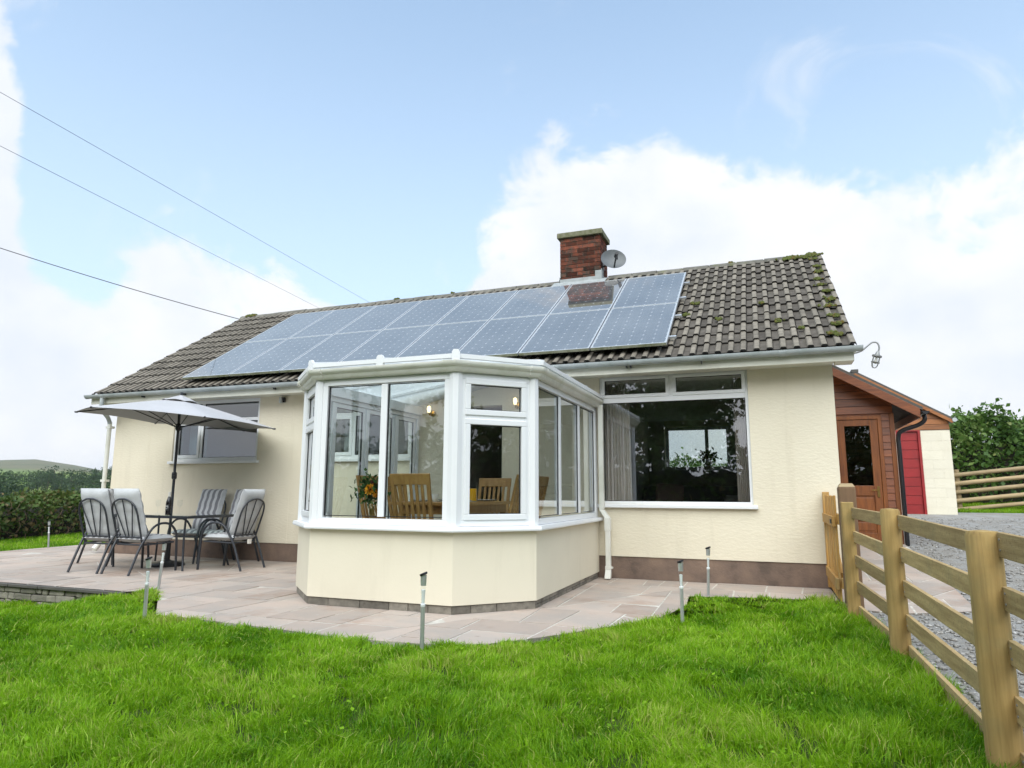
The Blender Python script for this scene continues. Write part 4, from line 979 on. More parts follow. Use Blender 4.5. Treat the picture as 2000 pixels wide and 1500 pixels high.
# vase of flowers on the window board
MB().sweep([(-.035, .738), (-.035, .768), (-.21, .768), (-.21, .738)], [A0, B0, C0, D0]).build('window_board', 'upvc', cons)
vs_ = tag(empty('flower_vase', (-4.44, -3.0, .768)), 'tall glass vase of yellow and dark red flowers on the window sill', 'vase')
MB().lathe([(.036, 0), (.04, .01), (.026, .05), (.030, .14), (.044, .235)], (0, 0, .001), 16).build('vase_glass', 'clear_glass', vs_, smooth=True)
MB().lathe([(.024, .015), (.022, .06), (.027, .15), (.0, .15)], (0, 0, 0), 12).build('stems', 'brass', vs_, smooth=True)
rv = np.random.default_rng(5); n = 320
cpos = np.stack([rv.normal(-.02, .085, n), rv.normal(0, .03, n), .33+rv.normal(0, .065, n)], 1); cpos[:, 1] = np.clip(cpos[:, 1], -.06, .08)
link('foliage', leaves(cpos, .028, rv, rv.random(n), 2.0, .1, 'foliage', 'posy_leaf'), vs_)
def bloom(c, r_, m, seed, tilt):
    q_ = Vector(tilt).normalized().to_track_quat('Z', 'Y'); mb = MB(); rr3 = random.Random(seed)
    for ring in range(4):
        for k in range(11):
            a = 2*math.pi*(k+.5*ring)/11; rad = r_*(1-.22*ring); up_ = r_*(.12+.2*ring)
            t = Vector((math.cos(a), math.sin(a), 0)); s_ = Vector((-math.sin(a), math.cos(a), 0))*r_*.22
            p = [t*rad*.15, t*rad*.65+s_+Vector((0, 0, up_*.6)), t*rad+Vector((0, 0, up_)), t*rad*.65-s_+Vector((0, 0, up_*.6))]
            mb.add([Vector(c)+q_@x for x in p], [(0, 1, 2, 3)])
    return mb.build('flower', m, vs_)
bloom((-.01, -.03, .335), .068, 'petal_yellow', 1, (-.1, -1, .35)); bloom((.05, -.01, .30), .052, 'petal_yellow', 2, (.5, -1, .1)); bloom((.015, -.0, .40), .045, 'petal_red', 3, (.1, -1, .6)); bloom((.085, .0, .385), .03, 'posy_leaf', 4, (.6, -1, .5)); bloom((-.03, 0, .375), .032, 'petal_red', 6, (-.5, -1, .5))
# wall lights
for i, (x, z) in enumerate(((-5.36, 2.22), (-4.02, 2.28))):
    w = tag(empty('wall_light', (x, 0, z)), 'lit brass wall light ' + ('left of the doorway, by the French doors' if i == 0 else 'right of the doorway, by the downpipe corner'), 'lamp', 'lit wall lights in the conservatory')
    MB().lathe([(.05, 0), (.045, .02), (.01, .03)], (0, -.001, 0), 14, (0, -1, 0)).tube(smoothpath([(0, -.02, 0), (0, -.08, -.04), (0, -.12, .0)], 5), .008, 8).build('bracket', 'brass', w, smooth=True)
    MB().lathe([(.018, .0), (.03, .05), (.022, .09), (.001, .10)], (0, -.12, 0), 12).build('bulb', 'bulb_lit', w, smooth=True)
    MB().lathe([(.03, -.02), (.045, .02), (.062, .11), (.058, .11), (.04, .02)], (0, -.12, 0), 16).build('shade', 'clear_glass', w, smooth=True)

# ---- inside the living room
def curtain(x0, x1, y, z0, z1, lab, m='curtain'):
    mb = MB(); n = 40; vs = []
    for i in range(n+1):
        x = x0+(x1-x0)*i/n; yy = y+.028*math.sin(i*1.25)
        for z in (z0, z1): vs.append((x*(1) if z == z1 else x0+(x1-x0)*i/n*1.06, yy, z))
    k = 2; fs = [(2*i, 2*i+2, 2*i+3, 2*i+1) for i in range(n)]
    o2 = len(vs); vs += [(x_, y_+.006, z_) for x_, y_, z_ in vs]; fs += [(o2+2*i, o2+2*i+1, o2+2*i+3, o2+2*i+2) for i in range(n)]
    mb.add(vs, fs); return tag(mb.build('curtain', m, None, smooth=True), lab, 'curtain', 'curtains at the windows')
curtain(-2.86, -2.52, .34, .5, 2.58, 'pinkish curtain at the big living room window, downpipe side')
curtain(-1.16, -.98, .34, .5, 2.58, 'pinkish curtain at the big living room window, gate side')
curtain(-10.34, -9.95, .33, 1.5, 2.58, 'pale curtain in the narrow side of the window above the parasol table', 'net')
curtain(-7.1, -6.9, .33, 1.5, 2.58, 'pale curtain in the window beside the French doors', 'net')
sf = tag(empty('sofa', (-1.95, 3.1, FLR)), 'dark grey sofa behind the big living room window', 'sofa')
MB().box(-.95, .95, -.42, .42, .10, .42).build('base', 'sofa', sf, bevel=.05); MB().box(-.95, .95, .26, .5, .30, .98).build('backrest', 'sofa', sf, bevel=.08)
MB().box(-1.12, -.93, -.44, .5, .10, .60).build('arm', 'sofa', sf, bevel=.06); MB().box(.93, 1.12, -.44, .5, .10, .60).build('arm', 'sofa', sf, bevel=.06)
mb = MB(Matrix.Translation((-2.40, 3.22, FLR+.80)) @ Matrix.Rotation(R(-14), 4, 'X') @ Matrix.Rotation(R(10), 4, 'Z')); mb.box(-.24, .24, -.06, .06, -.2, .22)
tag(mb.build('cushion', 'pink', None, bevel=.055, seg=3), 'dusky pink cushion on the dark sofa', 'cushion')
mb = MB(Matrix.Translation((-1.30, 3.2, FLR+.66)) @ Matrix.Rotation(R(-16), 4, 'X')); mb.box(-.2, .2, -.06, .06, -.17, .17)
tag(mb.build('cushion', 'pale_grey', None, bevel=.055, seg=3), 'pale grey cushion on the dark sofa', 'cushion')
pt = tag(empty('pot_plant', (-1.95, BY-.40, 1.62)), 'small dark pot plant on the rear window sill', 'plant')
MB().box(-2.9+1.95, -1.45+1.95, -.12, .13, -.05, -.001).build('shelf', 'upvc', pt)
MB().lathe([(.05, 0), (.07, .11), (.06, .11), (.0, .1)], (0, 0, .0), 14).build('pot', 'china', pt, smooth=True)
n = 110; c = rv.normal(0, 1, (n, 3))*np.array([.11, .07, .07])+np.array([0, 0, .2]); link('foliage', leaves(c, .05, rv, rv.random(n), 1.8, .2, 'foliage', 'posy_leaf'), pt)
# ================================================================== PATIO FURNITURE
TCX, TCY = -9.02, -1.14
tb = tag(empty('patio_table', (TCX, TCY, 0)), 'rectangular glass topped patio table with dark metal frame under the parasol', 'table')
tw, td, th = .78, .45, .735
MB().box(-tw, tw, -td, -td+.03, th-.035, th).box(-tw, tw, td-.03, td, th-.035, th).box(-tw, -tw+.03, -td+.03, td-.03, th-.035, th).box(tw-.03, tw, -td+.03, td-.03, th-.035, th).build('frame', 'anthracite', tb, bevel=.005)
MB().box(-tw+.005, tw-.005, -td+.005, td-.005, th+.0005, th+.0065).build('glass_top', 'table_glass', tb)
for x in (-1, 1):
    for y in (-1, 1): MB().tube(smoothpath([(x*(tw-.1), y*(td-.06), th-.03), (x*(tw-.13), y*(td-.08), .45), (x*(tw-.1), y*(td-.06), .18), (x*(tw-.06), y*(td-.03), 0)], 4), .0145, 10).build('leg', 'anthracite', tb, smooth=True)
def pillow(w, h, t, nx, nz, tufts, stripes_front, M, puff=.9):
    """an upholstered pad: w x h in local x,z; thickness t along local -y (back) .. 0 (front at y=t)"""
    mb = MB(M)
    def prof(u): return max(0, 1-abs(u)**5)
    F, Bk = [], []
    for j in range(nz+1):
        v = -1+2*j/nz
        for i in range(nx+1):
            u = -1+2*i/nx; e = (prof(u)*prof(v))**.4
            d = 0
            for tz in tufts:
                d += .30*math.exp(-((v-tz)/.09)**2)*(.45+.55*math.cos(u*math.pi*2.5)**2)
            F.append((u*w/2, t*(.5+.5*e*(1-d)), v*h/2)); Bk.append((u*w/2, t*(.5-.5*e*(1-.6*d)), v*h/2))
    nn = (nx+1)*(nz+1); fs = []; mi = []
    for j in range(nz):
        for i in range(nx):
            a = j*(nx+1)+i; q = (a, a+1, a+nx+2, a+nx+1)
            mb.cur = 1 if stripes_front else 0
    mb.cur = 0; mb.add(F+Bk, [])
    for j in range(nz):
        for i in range(nx):
            a = j*(nx+1)+i; mb.f.append([a, a+1, a+nx+2, a+nx+1]); mb.mi.append(1 if stripes_front and 0 < i < nx-1 else 0); mb.f.append([nn+a+1, nn+a, nn+a+nx+1, nn+a+nx+2]); mb.mi.append(0)
    for i in range(nx):
        for a in (i, nz*(nx+1)+i): mb.f.append([a, a+1, nn+a+1, nn+a]); mb.mi.append(0)
    for j in range(nz):
        for a in (j*(nx+1), j*(nx+1)+nx): mb.f.append([a, a+nx+1, nn+a+nx+1, nn+a]); mb.mi.append(0)
    return mb
def patio_chair():
    e = empty('patio_chair'); tag(e, '', 'chair', 'cushioned chairs round the patio table')
    for s in (-1, 1):
        MB().tube(smoothpath([(s*.265, .30, 0), (s*.275, .275, .30), (s*.28, .25, .50), (s*.28, .16, .615), (s*.28, .03, .645), (s*.275, -.10, .60), (s*.265, -.20, .46), (s*.255, -.27, .33), (s*.255, -.345, .14), (s*.255, -.40, 0)], 4), .0155, 8).build('arm_leg', 'anthracite', e, smooth=True)
    by = lambda z: -.215-.30*(z-.38)
    hp = [(-.225, by(.36), .36), (-.235, by(.62), .62), (-.235, by(.80), .80), (-.19, by(.905), .905), (-.09, by(.955), .955), (0, by(.965), .965), (.09, by(.955), .955), (.19, by(.905), .905), (.235, by(.80), .80), (.235, by(.62), .62), (.225, by(.36), .36)]
    MB().tube(smoothpath(hp, 4), .0125, 8).build('back_hoop', 'anthracite', e, smooth=True)
    MB().tube([(-.23, by(.47), .47), (.23, by(.47), .47)], .009, 8).build('cross_rail', 'anthracite', e)
    for x0, x1, z1 in ((-.06, -.165, .925), (0, 0, .962), (.06, .165, .925)):
        MB().tube(smoothpath([(x0, by(.47), .47), (x0*1.35+(x1-x0)*.25, by(.65), .65), (x1*.97, by(.85), .85), (x1, by(z1), z1)], 4), .008, 6).build('back_spoke', 'anthracite', e, smooth=True)
    MB().tube([(-.25, .24, .385), (.25, .24, .385), (.235, -.22, .37), (-.235, -.22, .37), (-.25, .24, .385)], .012, 8).tube([(-.24, 0, .378), (.24, 0, .378)], .009, 6).build('seat_frame', 'anthracite', e)
    Ms = Matrix.Translation((0, .015, .395)) @ Matrix.Rotation(R(90), 4, 'X') @ Matrix.Rotation(R(180), 4, 'Z')
    pillow(.50, .52, .10, 12, 12, (-.33, .33), True, Matrix.Translation((0, .015, .392)) @ Matrix(((1, 0, 0, 0), (0, 0, 1, 0), (0, 1, 0, 0), (0, 0, 0, 1)))).build('seat_cushion', ['cushion_plain', 'cushion_stripe'], e, smooth=70)
    tl = math.atan(.30); Mk = Matrix.Translation((0, by(.76)+.018, .76)) @ Matrix.Rotation(tl, 4, 'X')
    pillow(.49, .68, .125, 12, 18, (-.42, .05, .52), True, Mk).build('back_cushion', ['cushion_plain', 'cushion_stripe'], e, smooth=70)
    return e
pc = patio_chair(); first = True
for (x, y, rz, lab) in ((-9.34, -1.83, 2, 'cushioned patio chair with its back to the lawn, further from the conservatory'), (-8.73, -1.82, -3, 'cushioned patio chair with its back to the lawn, nearer the conservatory'),
                        (-7.97, -1.06, 94, 'cushioned patio chair at the table end nearest the conservatory'), (-9.17, -.52, 183, 'striped cushion patio chair against the house wall, further from the conservatory'),
                        (-8.55, -.50, 177, 'striped cushion patio chair against the house wall, nearer the conservatory'), (-10.15, -1.12, -88, 'striped cushion patio chair at the table end nearest the corner downpipe')):
    o = pc if first else copy_tree(pc); first = False; o.location = (x, y, 0.002); o.rotation_euler = (0, 0, R(rz)); o['label'] = lab
tag(MB().box(-7.62, -7.60, -1.12, -1.06, .355, .415).build('care_label', 'paper', None), 'white fabric label hanging under the chair nearest the conservatory', 'label')
# parasol
ub = tag(empty('parasol', (TCX-.02, TCY, 0)), 'open grey garden parasol with dark pole through the patio table', 'parasol')
MB().lathe([(.24, 0), (.24, .03), (.20, .055), (.06, .075), (.035, .09), (.035, .34), (.028, .345)], (0, 0, .002), 28).build('base', 'black_gloss', ub, smooth=True)
MB().tube([(0, 0, .08), (0, 0, 2.36)], .0195, 12).build('pole', 'anthracite', ub, smooth=True)
MB().lathe([(.03, 1.25), (.036, 1.27), (.036, 1.33), (.03, 1.35)], (0, 0, 0), 12).tube([(.02, -.02, 1.30), (.07, -.07, 1.29), (.075, -.075, 1.25), (.12, -.11, 1.245)], .008, 6).build('crank', 'black', ub)
TN = (Vector((0, 0, 1)) + .07*Vector((.935, .354, 0))).normalized()
qt = TN.to_track_quat('Z', 'Y'); Rz = Matrix.Rotation(math.atan2(.354, .935), 4, 'Z').to_quaternion()
# keep one rib along the camera-free axis u
u0 = Vector((math.cos(R(30.7)), math.sin(R(30.7)), 0)); u0 = (u0-TN*u0.dot(TN)).normalized(); w0 = TN.cross(u0)
TOPc = Vector((0, 0, 2.45)); RR, DR = 1.42, .325
def cp(a, r_, dz): return TOPc+(u0*math.cos(a)+w0*math.sin(a))*r_+TN*dz
def canopy(r0, r1, d0, d1, name, parent, scallop=.05, th_=.004, nseg=8, nr_=6):
    mb = MB(); vs = []; n = 6*nseg
    for j in range(nr_+1):
        f = j/nr_
        for k in range(n):
            a = 2*math.pi*k/n; fr_ = (k % nseg)/nseg; hexf = math.cos(math.pi/6)/math.cos(((a+math.pi/6*0) % (math.pi/3))-math.pi/6)
            r_ = (r0+(r1-r0)*f)*(1 if False else hexf/math.cos(math.pi/6)*math.cos(math.pi/6)/ (math.cos(math.pi/6)) if False else hexf*1.0)
            sag = math.sin(fr_*math.pi)
            r_ = (r0+(r1-r0)*f)*(hexf if True else 1)/math.cos(math.pi/6)*math.cos(math.pi/6)
            dz = d0+(d1-d0)*f**1.12 - .035*sag*f*(1-f)*2 + (.02*sag*f*f)
            vs.append(cp(a, r_*(1-scallop*sag*f*f*.5), dz))
    top_ = len(vs); vs += [v-TN*th_ for v in vs]
    fs = []
    for j in range(nr_):
        for k in range(n):
            q = (j*n+k, j*n+(k+1) % n, (j+1)*n+(k+1) % n, (j+1)*n+k); fs += [q, tuple(top_+i for i in q[::-1])]
    for k in range(n): fs.append((nr_*n+k, nr_*n+(k+1) % n, top_+nr_*n+(k+1) % n, top_+nr_*n+k)); fs.append((k, (k+1) % n, top_+(k+1) % n, top_+k))
    mb.add(vs, fs); return mb.build(name, 'parasol', parent, smooth=25)
canopy(.20, RR, -.045, -DR, 'canopy', ub)
canopy(.02, .27, .055, -.045, 'vent', ub, .0, nr_=3)
MB().tube([TOPc+TN*.04, TOPc+TN*.10], .018, 10).build('finial', 'anthracite', ub)
hub = Vector((0, 0, 2.02))
for k in range(6):
    a = math.pi/3*k; rb_ = MB().tube([cp(a, .03, -.02), cp(a, RR*.5, -.165-.02), cp(a, RR*.995, -DR-.008)], .0085, 6).build('rib', 'anthracite', ub)
    MB().tube([hub+(u0*math.cos(a)+w0*math.sin(a))*.03, cp(a, RR*.52, -.19)], .0075, 6).build('strut', 'anthracite', rb_)
    MB().lathe([(.012, -.02), (.014, .02), (.0, .03)], cp(a, RR*.985, -DR-.004), 8, u0*math.cos(a)+w0*math.sin(a)).build('tip', 'black', rb_)
MB().lathe([(.03, -.05), (.042, -.02), (.042, .02), (.03, .05)], hub, 12).build('runner', 'black', ub)
# bottle and two glasses
bt = tag(empty('wine_bottle', (-8.86, -1.36, th+.0075)), 'dark wine bottle with white capsule on the glass patio table', 'bottle')
MB().lathe([(.036, 0), (.039, .006), (.039, .165), (.036, .19), (.022, .235), (.015, .255), (.0145, .30), (.0, .30)], (0, 0, 0), 18).build('body', 'wine_glass_dark', bt, smooth=True)
MB().lathe([(.0156, .243), (.0156, .301), (.0165, .302), (.0165, .317), (.0, .318)], (0, 0, 0), 14).build('capsule', 'paper', bt, smooth=True)
mb = MB(); n = 14
for i in range(n+1):
    a = -math.pi/2-1.05+2.1*i/n
    for z in (.055, .145): mb.v.append(Vector((math.cos(a)*.0395, math.sin(a)*.0395, z)))
mb.f = [[2*i, 2*i+2, 2*i+3, 2*i+1] for i in range(n)]; mb.mi = [0]*n
def label_extra(nt, vec, col):
    # white lettering lines and crest on the black label
    s = nd(nt, 'ShaderNodeSeparateXYZ', i0=vec); z = s.outputs[2]; x = s.outputs[0]
    n_ = nd(nt, 'ShaderNodeTexNoise', Vector=vec, Scale=260.0, Detail=1.0)
    band = mth(nt, 'LESS_THAN', mth(nt, 'ABSOLUTE', mth(nt, 'SUBTRACT', z, .118)), .010)
    arc = mth(nt, 'LESS_THAN', mth(nt, 'ABSOLUTE', mth(nt, 'SUBTRACT', z, mth(nt, 'ADD', .082, mth(nt, 'MULTIPLY', mth(nt, 'MULTIPLY', x, x), 30.0)))), .005)
    side = mth(nt, 'LESS_THAN', mth(nt, 'ABSOLUTE', x), .026)
    k = mth(nt, 'MULTIPLY', mth(nt, 'MULTIPLY', mth(nt, 'MAXIMUM', band, arc), side), mth(nt, 'GREATER_THAN', n_.outputs[0], .46))
    return mixc(nt, k, col, (.6, .6, .58))
mat('bottle_label', (.014, .013, .014), rough=.5, coord='obj', extra=label_extra)
mb.build('paper_label', 'bottle_label', bt)
for i, (x, y, lab) in enumerate(((-9.13, -1.30, 'clear stemmed wine glass beside the bottle, corner downpipe side'), (-8.80, -1.22, 'clear stemmed wine glass beside the bottle, conservatory side'))):
    tag(MB().lathe([(.033, 0), (.030, .003), (.005, .008), (.004, .085), (.012, .10), (.032, .13), (.036, .165), (.031, .205), (.0295, .205), (.034, .165), (.030, .132), (.0, .105)], (x, y, th+.0075), 18).build('wine_glass', 'thin_glass', None, smooth=True), lab, 'glass', 'wine glasses on the patio table')

# ================================================================== SOLAR GARDEN LIGHTS
def garden_light():
    e = empty('garden_light'); tag(e, '', 'garden light', 'solar garden lights on steel stakes')
    MB().tube([(0, 0, -.08), (0, 0, .285)], .0155, 12).build('stake', 'steel', e, smooth=True)
    MB().lathe([(.0158, .28), (.0175, .285), (.0175, .298), (.0155, .30)], (0, 0, 0), 14).build('collar', 'upvc', e, smooth=True)
    MB().lathe([(.014, .298), (.017, .36), (.0225, .46), (.0235, .50)], (0, 0, 0), 16).build('lens', 'clear_glass', e, smooth=True)
    MB().lathe([(.010, .298), (.012, .36), (.015, .395), (.0, .40)], (0, 0, 0), 12).build('diffuser', 'china', e, smooth=True)
    MB().lathe([(.0205, .425), (.0215, .45), (.0225, .497)], (0, 0, 0), 14).build('reflector', 'steel', e, smooth=True)
    MB(Matrix.Translation((0, 0, .503)) @ Matrix.Rotation(R(-22), 4, 'Y')).lathe([(.024, -.006), (.029, -.004), (.029, .008), (.026, .010), (.0, .0105)], (0, 0, 0), 18).build('cap', 'black', e, smooth=True)
    return e
gl_ = garden_light(); first = True
for (x, y, tx, ty, lab) in ((-5.86, -4.27, 4, 0, 'steel solar garden light in the grass at the patio corner below the chairs'), (-7.20, -2.93, -1, 3, 'steel solar garden light at the end of the stone retaining wall'),
                            (-3.13, -4.36, 0, 0, 'steel solar garden light in the lawn in front of the conservatory'), (-1.53, -2.72, -1, 0, 'steel solar garden light at the lawn edge facing the conservatory side wall'),
                            (-1.45, -1.10, 0, 2, 'steel solar garden light on the paving below the big living room window'), (-13.58, .30, 4, -3, 'steel solar garden light on the grass by the bramble hedge')):
    o = gl_ if first else copy_tree(gl_); first = False; o.location = (x, y, -.005); o.rotation_euler = (R(tx*.6), R(ty), R(RNG.uniform(0, 40))); o['label'] = lab

# ================================================================== STONE RETAINING WALL
rw = tag(empty('retaining_wall', (-10.4, -3.2, -.26)), 'low stone retaining wall along the front of the patio', 'wall')
rs_ = random.Random(21)
MB().box(-3.05, 3.02, .0, .10, -.02, .215).build('core', 'mortar', rw)
z = 0.0
for (h, zz) in ((.072, .0), (.078, .075), (.062, .156)):
    u = -3.05
    while u < 3.0:
        w = rs_.uniform(.09, .30); w = min(w, 3.03-u); j = lambda: rs_.uniform(-.012, .012)
        if w > .04:
            x0_, x1_ = u+.006, u+w-.006; yf = -.018+j()
            MB().add([(x0_+j(), yf, zz+j()*.6), (x1_+j(), yf+j(), zz+j()*.6), (x1_, .05, zz), (x0_, .05, zz), (x0_+j(), yf+j()+.004, zz+h+j()*.6), (x1_+j(), yf+.004, zz+h+j()*.6), (x1_, .05, zz+h), (x0_, .05, zz+h)], [(0, 3, 2, 1), (4, 5, 6, 7), (0, 1, 5, 4), (1, 2, 6, 5), (2, 3, 7, 6), (3, 0, 4, 7)]).build('stone', 'wall_stone', rw, bevel=.012)
        u += w
u = -3.05
while u < 3.0:
    w = min(rs_.uniform(.45, .8), 3.04-u)
    if w > .05: MB().box(u+.003, u+w-.003, -.055+rs_.uniform(-.008, .008), -.002, .222, .252+rs_.uniform(0, .004)).build('coping', 'slate', rw, bevel=.005)
    u += w

# ================================================================== FENCE, GATE
fc = tag(empty('timber_fence', (0, 0, 0)), 'post and plank timber fence of five rails between lawn and gravel', 'fence')
FP = [(-.135, -1.90, .055, 1.02, 'sq'), (-.02, -3.47, .063, 1.03, 'rd'), (.045, -5.36, .066, 1.0, 'rd'), (.09, -7.3, .063, 1.0, 'rd')]
for (x, y, r_, h, kind) in FP:
    g = z_right(y)-.02
    if kind == 'sq': MB().box(x-r_*.95, x+r_*.95, y-r_*.95, y+r_*.95, g-.3, g+h+.02).build('post', 'post_wood', fc, bevel=.006)
    else: MB().lathe([(r_*1.02, g-.3), (r_*1.01, g+.3), (r_*.985, g+.7), (r_*.98, g+h-.018), (r_*.86, g+h), (.0, g+h+.006)], (x, y, 0), 22).build('post', 'post_wood', fc, smooth=35)
rf = random.Random(8)
for i in range(3):
    (xa, ya, ra, _, _), (xb, yb_, rb2, _, _) = FP[i], FP[i+1]
    for k in range(5):
        za, zb_ = z_right(ya)+[.93, .715, .50, .285, .08][k]+rf.uniform(-.008, .008), z_right(yb_)+[.915, .70, .485, .27, .065][k]+rf.uniform(-.008, .008)
        ox = .035 if i else .030
        a, b = Vector((xa+ra*.55+ox*.35, ya+(.03 if i == 0 else .04)*0-.0, za)), Vector((xb+rb2*.55+ox*.35, yb_, zb_))
        d = (b-a).normalized(); a = a+d*(ra*.75); b = b-d*(rb2*.75)
        MB().beam(a, b, .026, .098+rf.uniform(-.004, .004)).build('rail', 'rail_wood', fc, bevel=.003)
        for e, p in ((1, a), (-1, b)):
            for dz in (-.02, .022): MB().lathe([(.0055, 0), (.0055, .0022), (0, .0025)], p+d*e*.03+Vector((-.0132, 0, dz)), 6, (-1, 0, 0)).build('nail', 'galv', fc)
gpst = MB().box(-.17, -.02, -1.62, -1.47, -.3, 1.145).build('gate_post', 'gatepost_wood', None, bevel=.012); tag(gpst, 'thick brown square gate post beside the timber fence', 'post')
MB().add([(-.166, -1.616, 1.1455), (-.024, -1.616, 1.1455), (-.024, -1.474, 1.1455), (-.166, -1.474, 1.1455), (-.145, -1.595, 1.178), (-.045, -1.595, 1.178), (-.045, -1.495, 1.178), (-.145, -1.495, 1.178)], [(0, 1, 5, 4), (1, 2, 6, 5), (2, 3, 7, 6), (3, 0, 4, 7), (4, 5, 6, 7)]).build('post_cap', 'pale_rail', gpst)
gate = tag(empty('garden_gate', (-.15, -.72, 0)), 'new orange timber garden gate between house corner and gate post', 'gate')
hgt = 1.06
for i in range(6):
    y = -.62+i*.205; MB().box(-.045, -.025, y, y+.115, .045, hgt+rf.uniform(-.005, .005)).build('board', 'gate_wood', gate, bevel=.004)
MB().box(-.0245, .012, -.64, .62, .78, .88).build('cross_rail', 'gate_wood', gate, bevel=.004); MB().box(-.0245, .012, -.64, .62, .17, .27).build('cross_rail', 'gate_wood', gate, bevel=.004)
MB().beam((-.008, -.58, .28), (-.008, .55, .77), .028, .085).build('brace', 'gate_wood', gate)
MB().box(-.075, -.0455, -.66, .62, .76, .86).build('front_rail', 'gate_wood', gate, bevel=.004); MB().box(-.075, -.0455, -.66, .62, .16, .27).build('front_rail', 'gate_wood', gate, bevel=.004)
MB().box(-.06, .01, .60, .69, .03, 1.10).build('hanging_stile', 'gate_wood', gate, bevel=.004)
MB().box(-.085, -.0755, -.60, -.50, .79, .83).build('latch', 'black', gate)

# ================================================================== PORCH
PY, PZ = 3.4, z_right(3.4)
po = tag(empty('porch', (0, 0, 0)), 'red brown timber clad porch with glazed door and lean-to roof', 'porch')
PXR = 1.13; PYB = 6.0
# sloping roof: from the gable wall down to the right
def prz(x): return 3.27-(x-.02)*.613
MB().box(.002, .30, PY+.012, PY+.06, PZ-.02, 2.5).box(.002, PXR, PY+.03, PYB, PZ-.10, PZ-.005).build('side_panel', 'stained_z', po)
# cladding boards over the door and beside it
k = 0; z = 2.365
while z < 3.2:
    z2 = z+.125; xr = min(PXR-.0, .02+(3.27-.04-z)/.613); xr2 = min(PXR, .02+(3.27-.04-z2)/.613)
    if xr > .1:
        xr2 = max(xr2, .05)
        MB().add([(.004, PY-.006, z), (xr, PY-.006, z), (xr2, PY+.006, z2-.006), (.004, PY+.006, z2-.006), (.004, PY+.02, z), (xr, PY+.02, z), (xr2, PY+.02, z2-.006), (.004, PY+.02, z2-.006)], [(0, 1, 2, 3), (7, 6, 5, 4), (0, 4, 5, 1), (1, 5, 6, 2), (2, 6, 7, 3), (3, 7, 4, 0)]).build('board', 'stained_x', po)
    z = z2
z = PZ
while z < 2.36:
    z2 = min(z+.115, 2.362); MB().add([(.965, PY-.006, z), (1.075, PY-.006, z), (1.075, PY+.006, z2-.006), (.965, PY+.006, z2-.006), (.965, PY+.02, z), (1.075, PY+.02, z), (1.075, PY+.02, z2-.006), (.965, PY+.02, z2-.006)], [(0, 1, 2, 3), (7, 6, 5, 4), (0, 4, 5, 1), (1, 5, 6, 2), (2, 6, 7, 3), (3, 7, 4, 0)]).build('board', 'stained_x', po); z = z2
MB().box(.002, PXR, PY+.0205, PY+.05, 2.34, 2.50).box(.96, PXR, PY+.0205, PY+.05, PZ, 2.34).build('backing', 'stained_x', po)
MB().box(1.076, PXR+.012, PY-.015, PY+.05, PZ, 2.36).build('corner_post', 'stained_z', po, bevel=.004)
z = PZ
while z < 2.3:
    MB().box(PXR-.012, PXR+.006, PY+.052, PYB, z, z+.119).build('board', 'stained_x', po); z += .125
MB().box(.002, PXR-.013, PYB-.06, PYB-.001, PZ, 2.75).box(.002, PXR-.013, PY+.06, PYB-.06, 2.40, 2.44).build('inner_lining', 'stained_x', po)
# door in its frame
MB().box(.255, .315, PY-.012, PY+.05, PZ, 2.33).box(.905, .962, PY-.012, PY+.05, PZ, 2.33).box(.255, .962, PY-.0125, PY+.05, 2.275, 2.335).build('door_frame', 'stained_z', po, bevel=.004)
dz0, dz1, dx0, dx1 = PZ+.02, 2.27, .318, .902
dr = MB().box(dx0, dx0+.10, PY+.005, PY+.048, dz0, dz1).box(dx1-.115, dx1, PY+.005, PY+.048, dz0, dz1).box(dx0+.10, dx1-.115, PY+.0052, PY+.0478, dz1-.10, dz1).box(dx0+.10, dx1-.115, PY+.0052, PY+.0478, 1.05, 1.21).box(dx0+.10, dx1-.115, PY+.0052, PY+.0478, dz0, dz0+.16).box(dx0+.10, dx1-.115, PY+.0052, PY+.0478, .66, .76).build('door', 'stained_z', po, bevel=.004)
MB().box(dx0+.10, dx1-.115, PY+.022, PY+.030, 1.21, dz1-.10).build('pane', 'pane', dr)
for a, b in ((dz0+.16, .66), (.76, 1.05)): MB().box(dx0+.125, dx1-.14, PY+.016, PY+.04, a+.03, b-.03).box(dx0+.099, dx1-.114, PY+.024, PY+.038, a-.001, b+.001).build('door_panel', 'stained_z', dr, bevel=.008)
MB().box(dx1-.075, dx1-.04, PY-.006, PY+.0048, 1.03, 1.20).tube([(dx1-.057, PY-.006, 1.14), (dx1-.057, PY-.045, 1.14), (dx1-.16, PY-.048, 1.14)], .008, 8).build('handle', 'brass', dr)
MB().lathe([(.035, 0), (.035, .01), (.0, .011)], (.46, PY+.0045, 1.13), 16, (0, -1, 0)).build('letter_plate', 'brass', dr)
# roof sheet, barge board, soffit
p = [(.002, prz(.002)), (1.50, prz(1.50)), (1.50, prz(1.50)+.05), (.002, prz(.002)+.05)]
MB().prism(p, PY-.30, PYB+.1, lambda a, b, c: (a, c, b)).build('roof_deck', 'slate', po)
p = [(.02, prz(.02)-.145), (1.46, prz(1.46)-.145), (1.46, prz(1.46)-.002), (.02, prz(.02)-.002)]
MB().prism(p, PY-.325, PY-.295, lambda a, b, c: (a, c, b)).build('barge_board', 'stained_x', po, bevel=.004)
p = [(.02, prz(.02)-.03), (1.46, prz(1.46)-.03), (1.46, prz(1.46)-.004), (.02, prz(.02)-.004)]
MB().prism(p, PY-.294, PY+.02, lambda a, b, c: (a, c, b)).build('soffit', 'stained_x', po)
MB().box(1.44, 1.462, PY-.294, PYB, prz(1.45)-.15, prz(1.45)-.03).build('eaves_board', 'stained_x', po)
gp_ = MB()
n = 8; vs = []
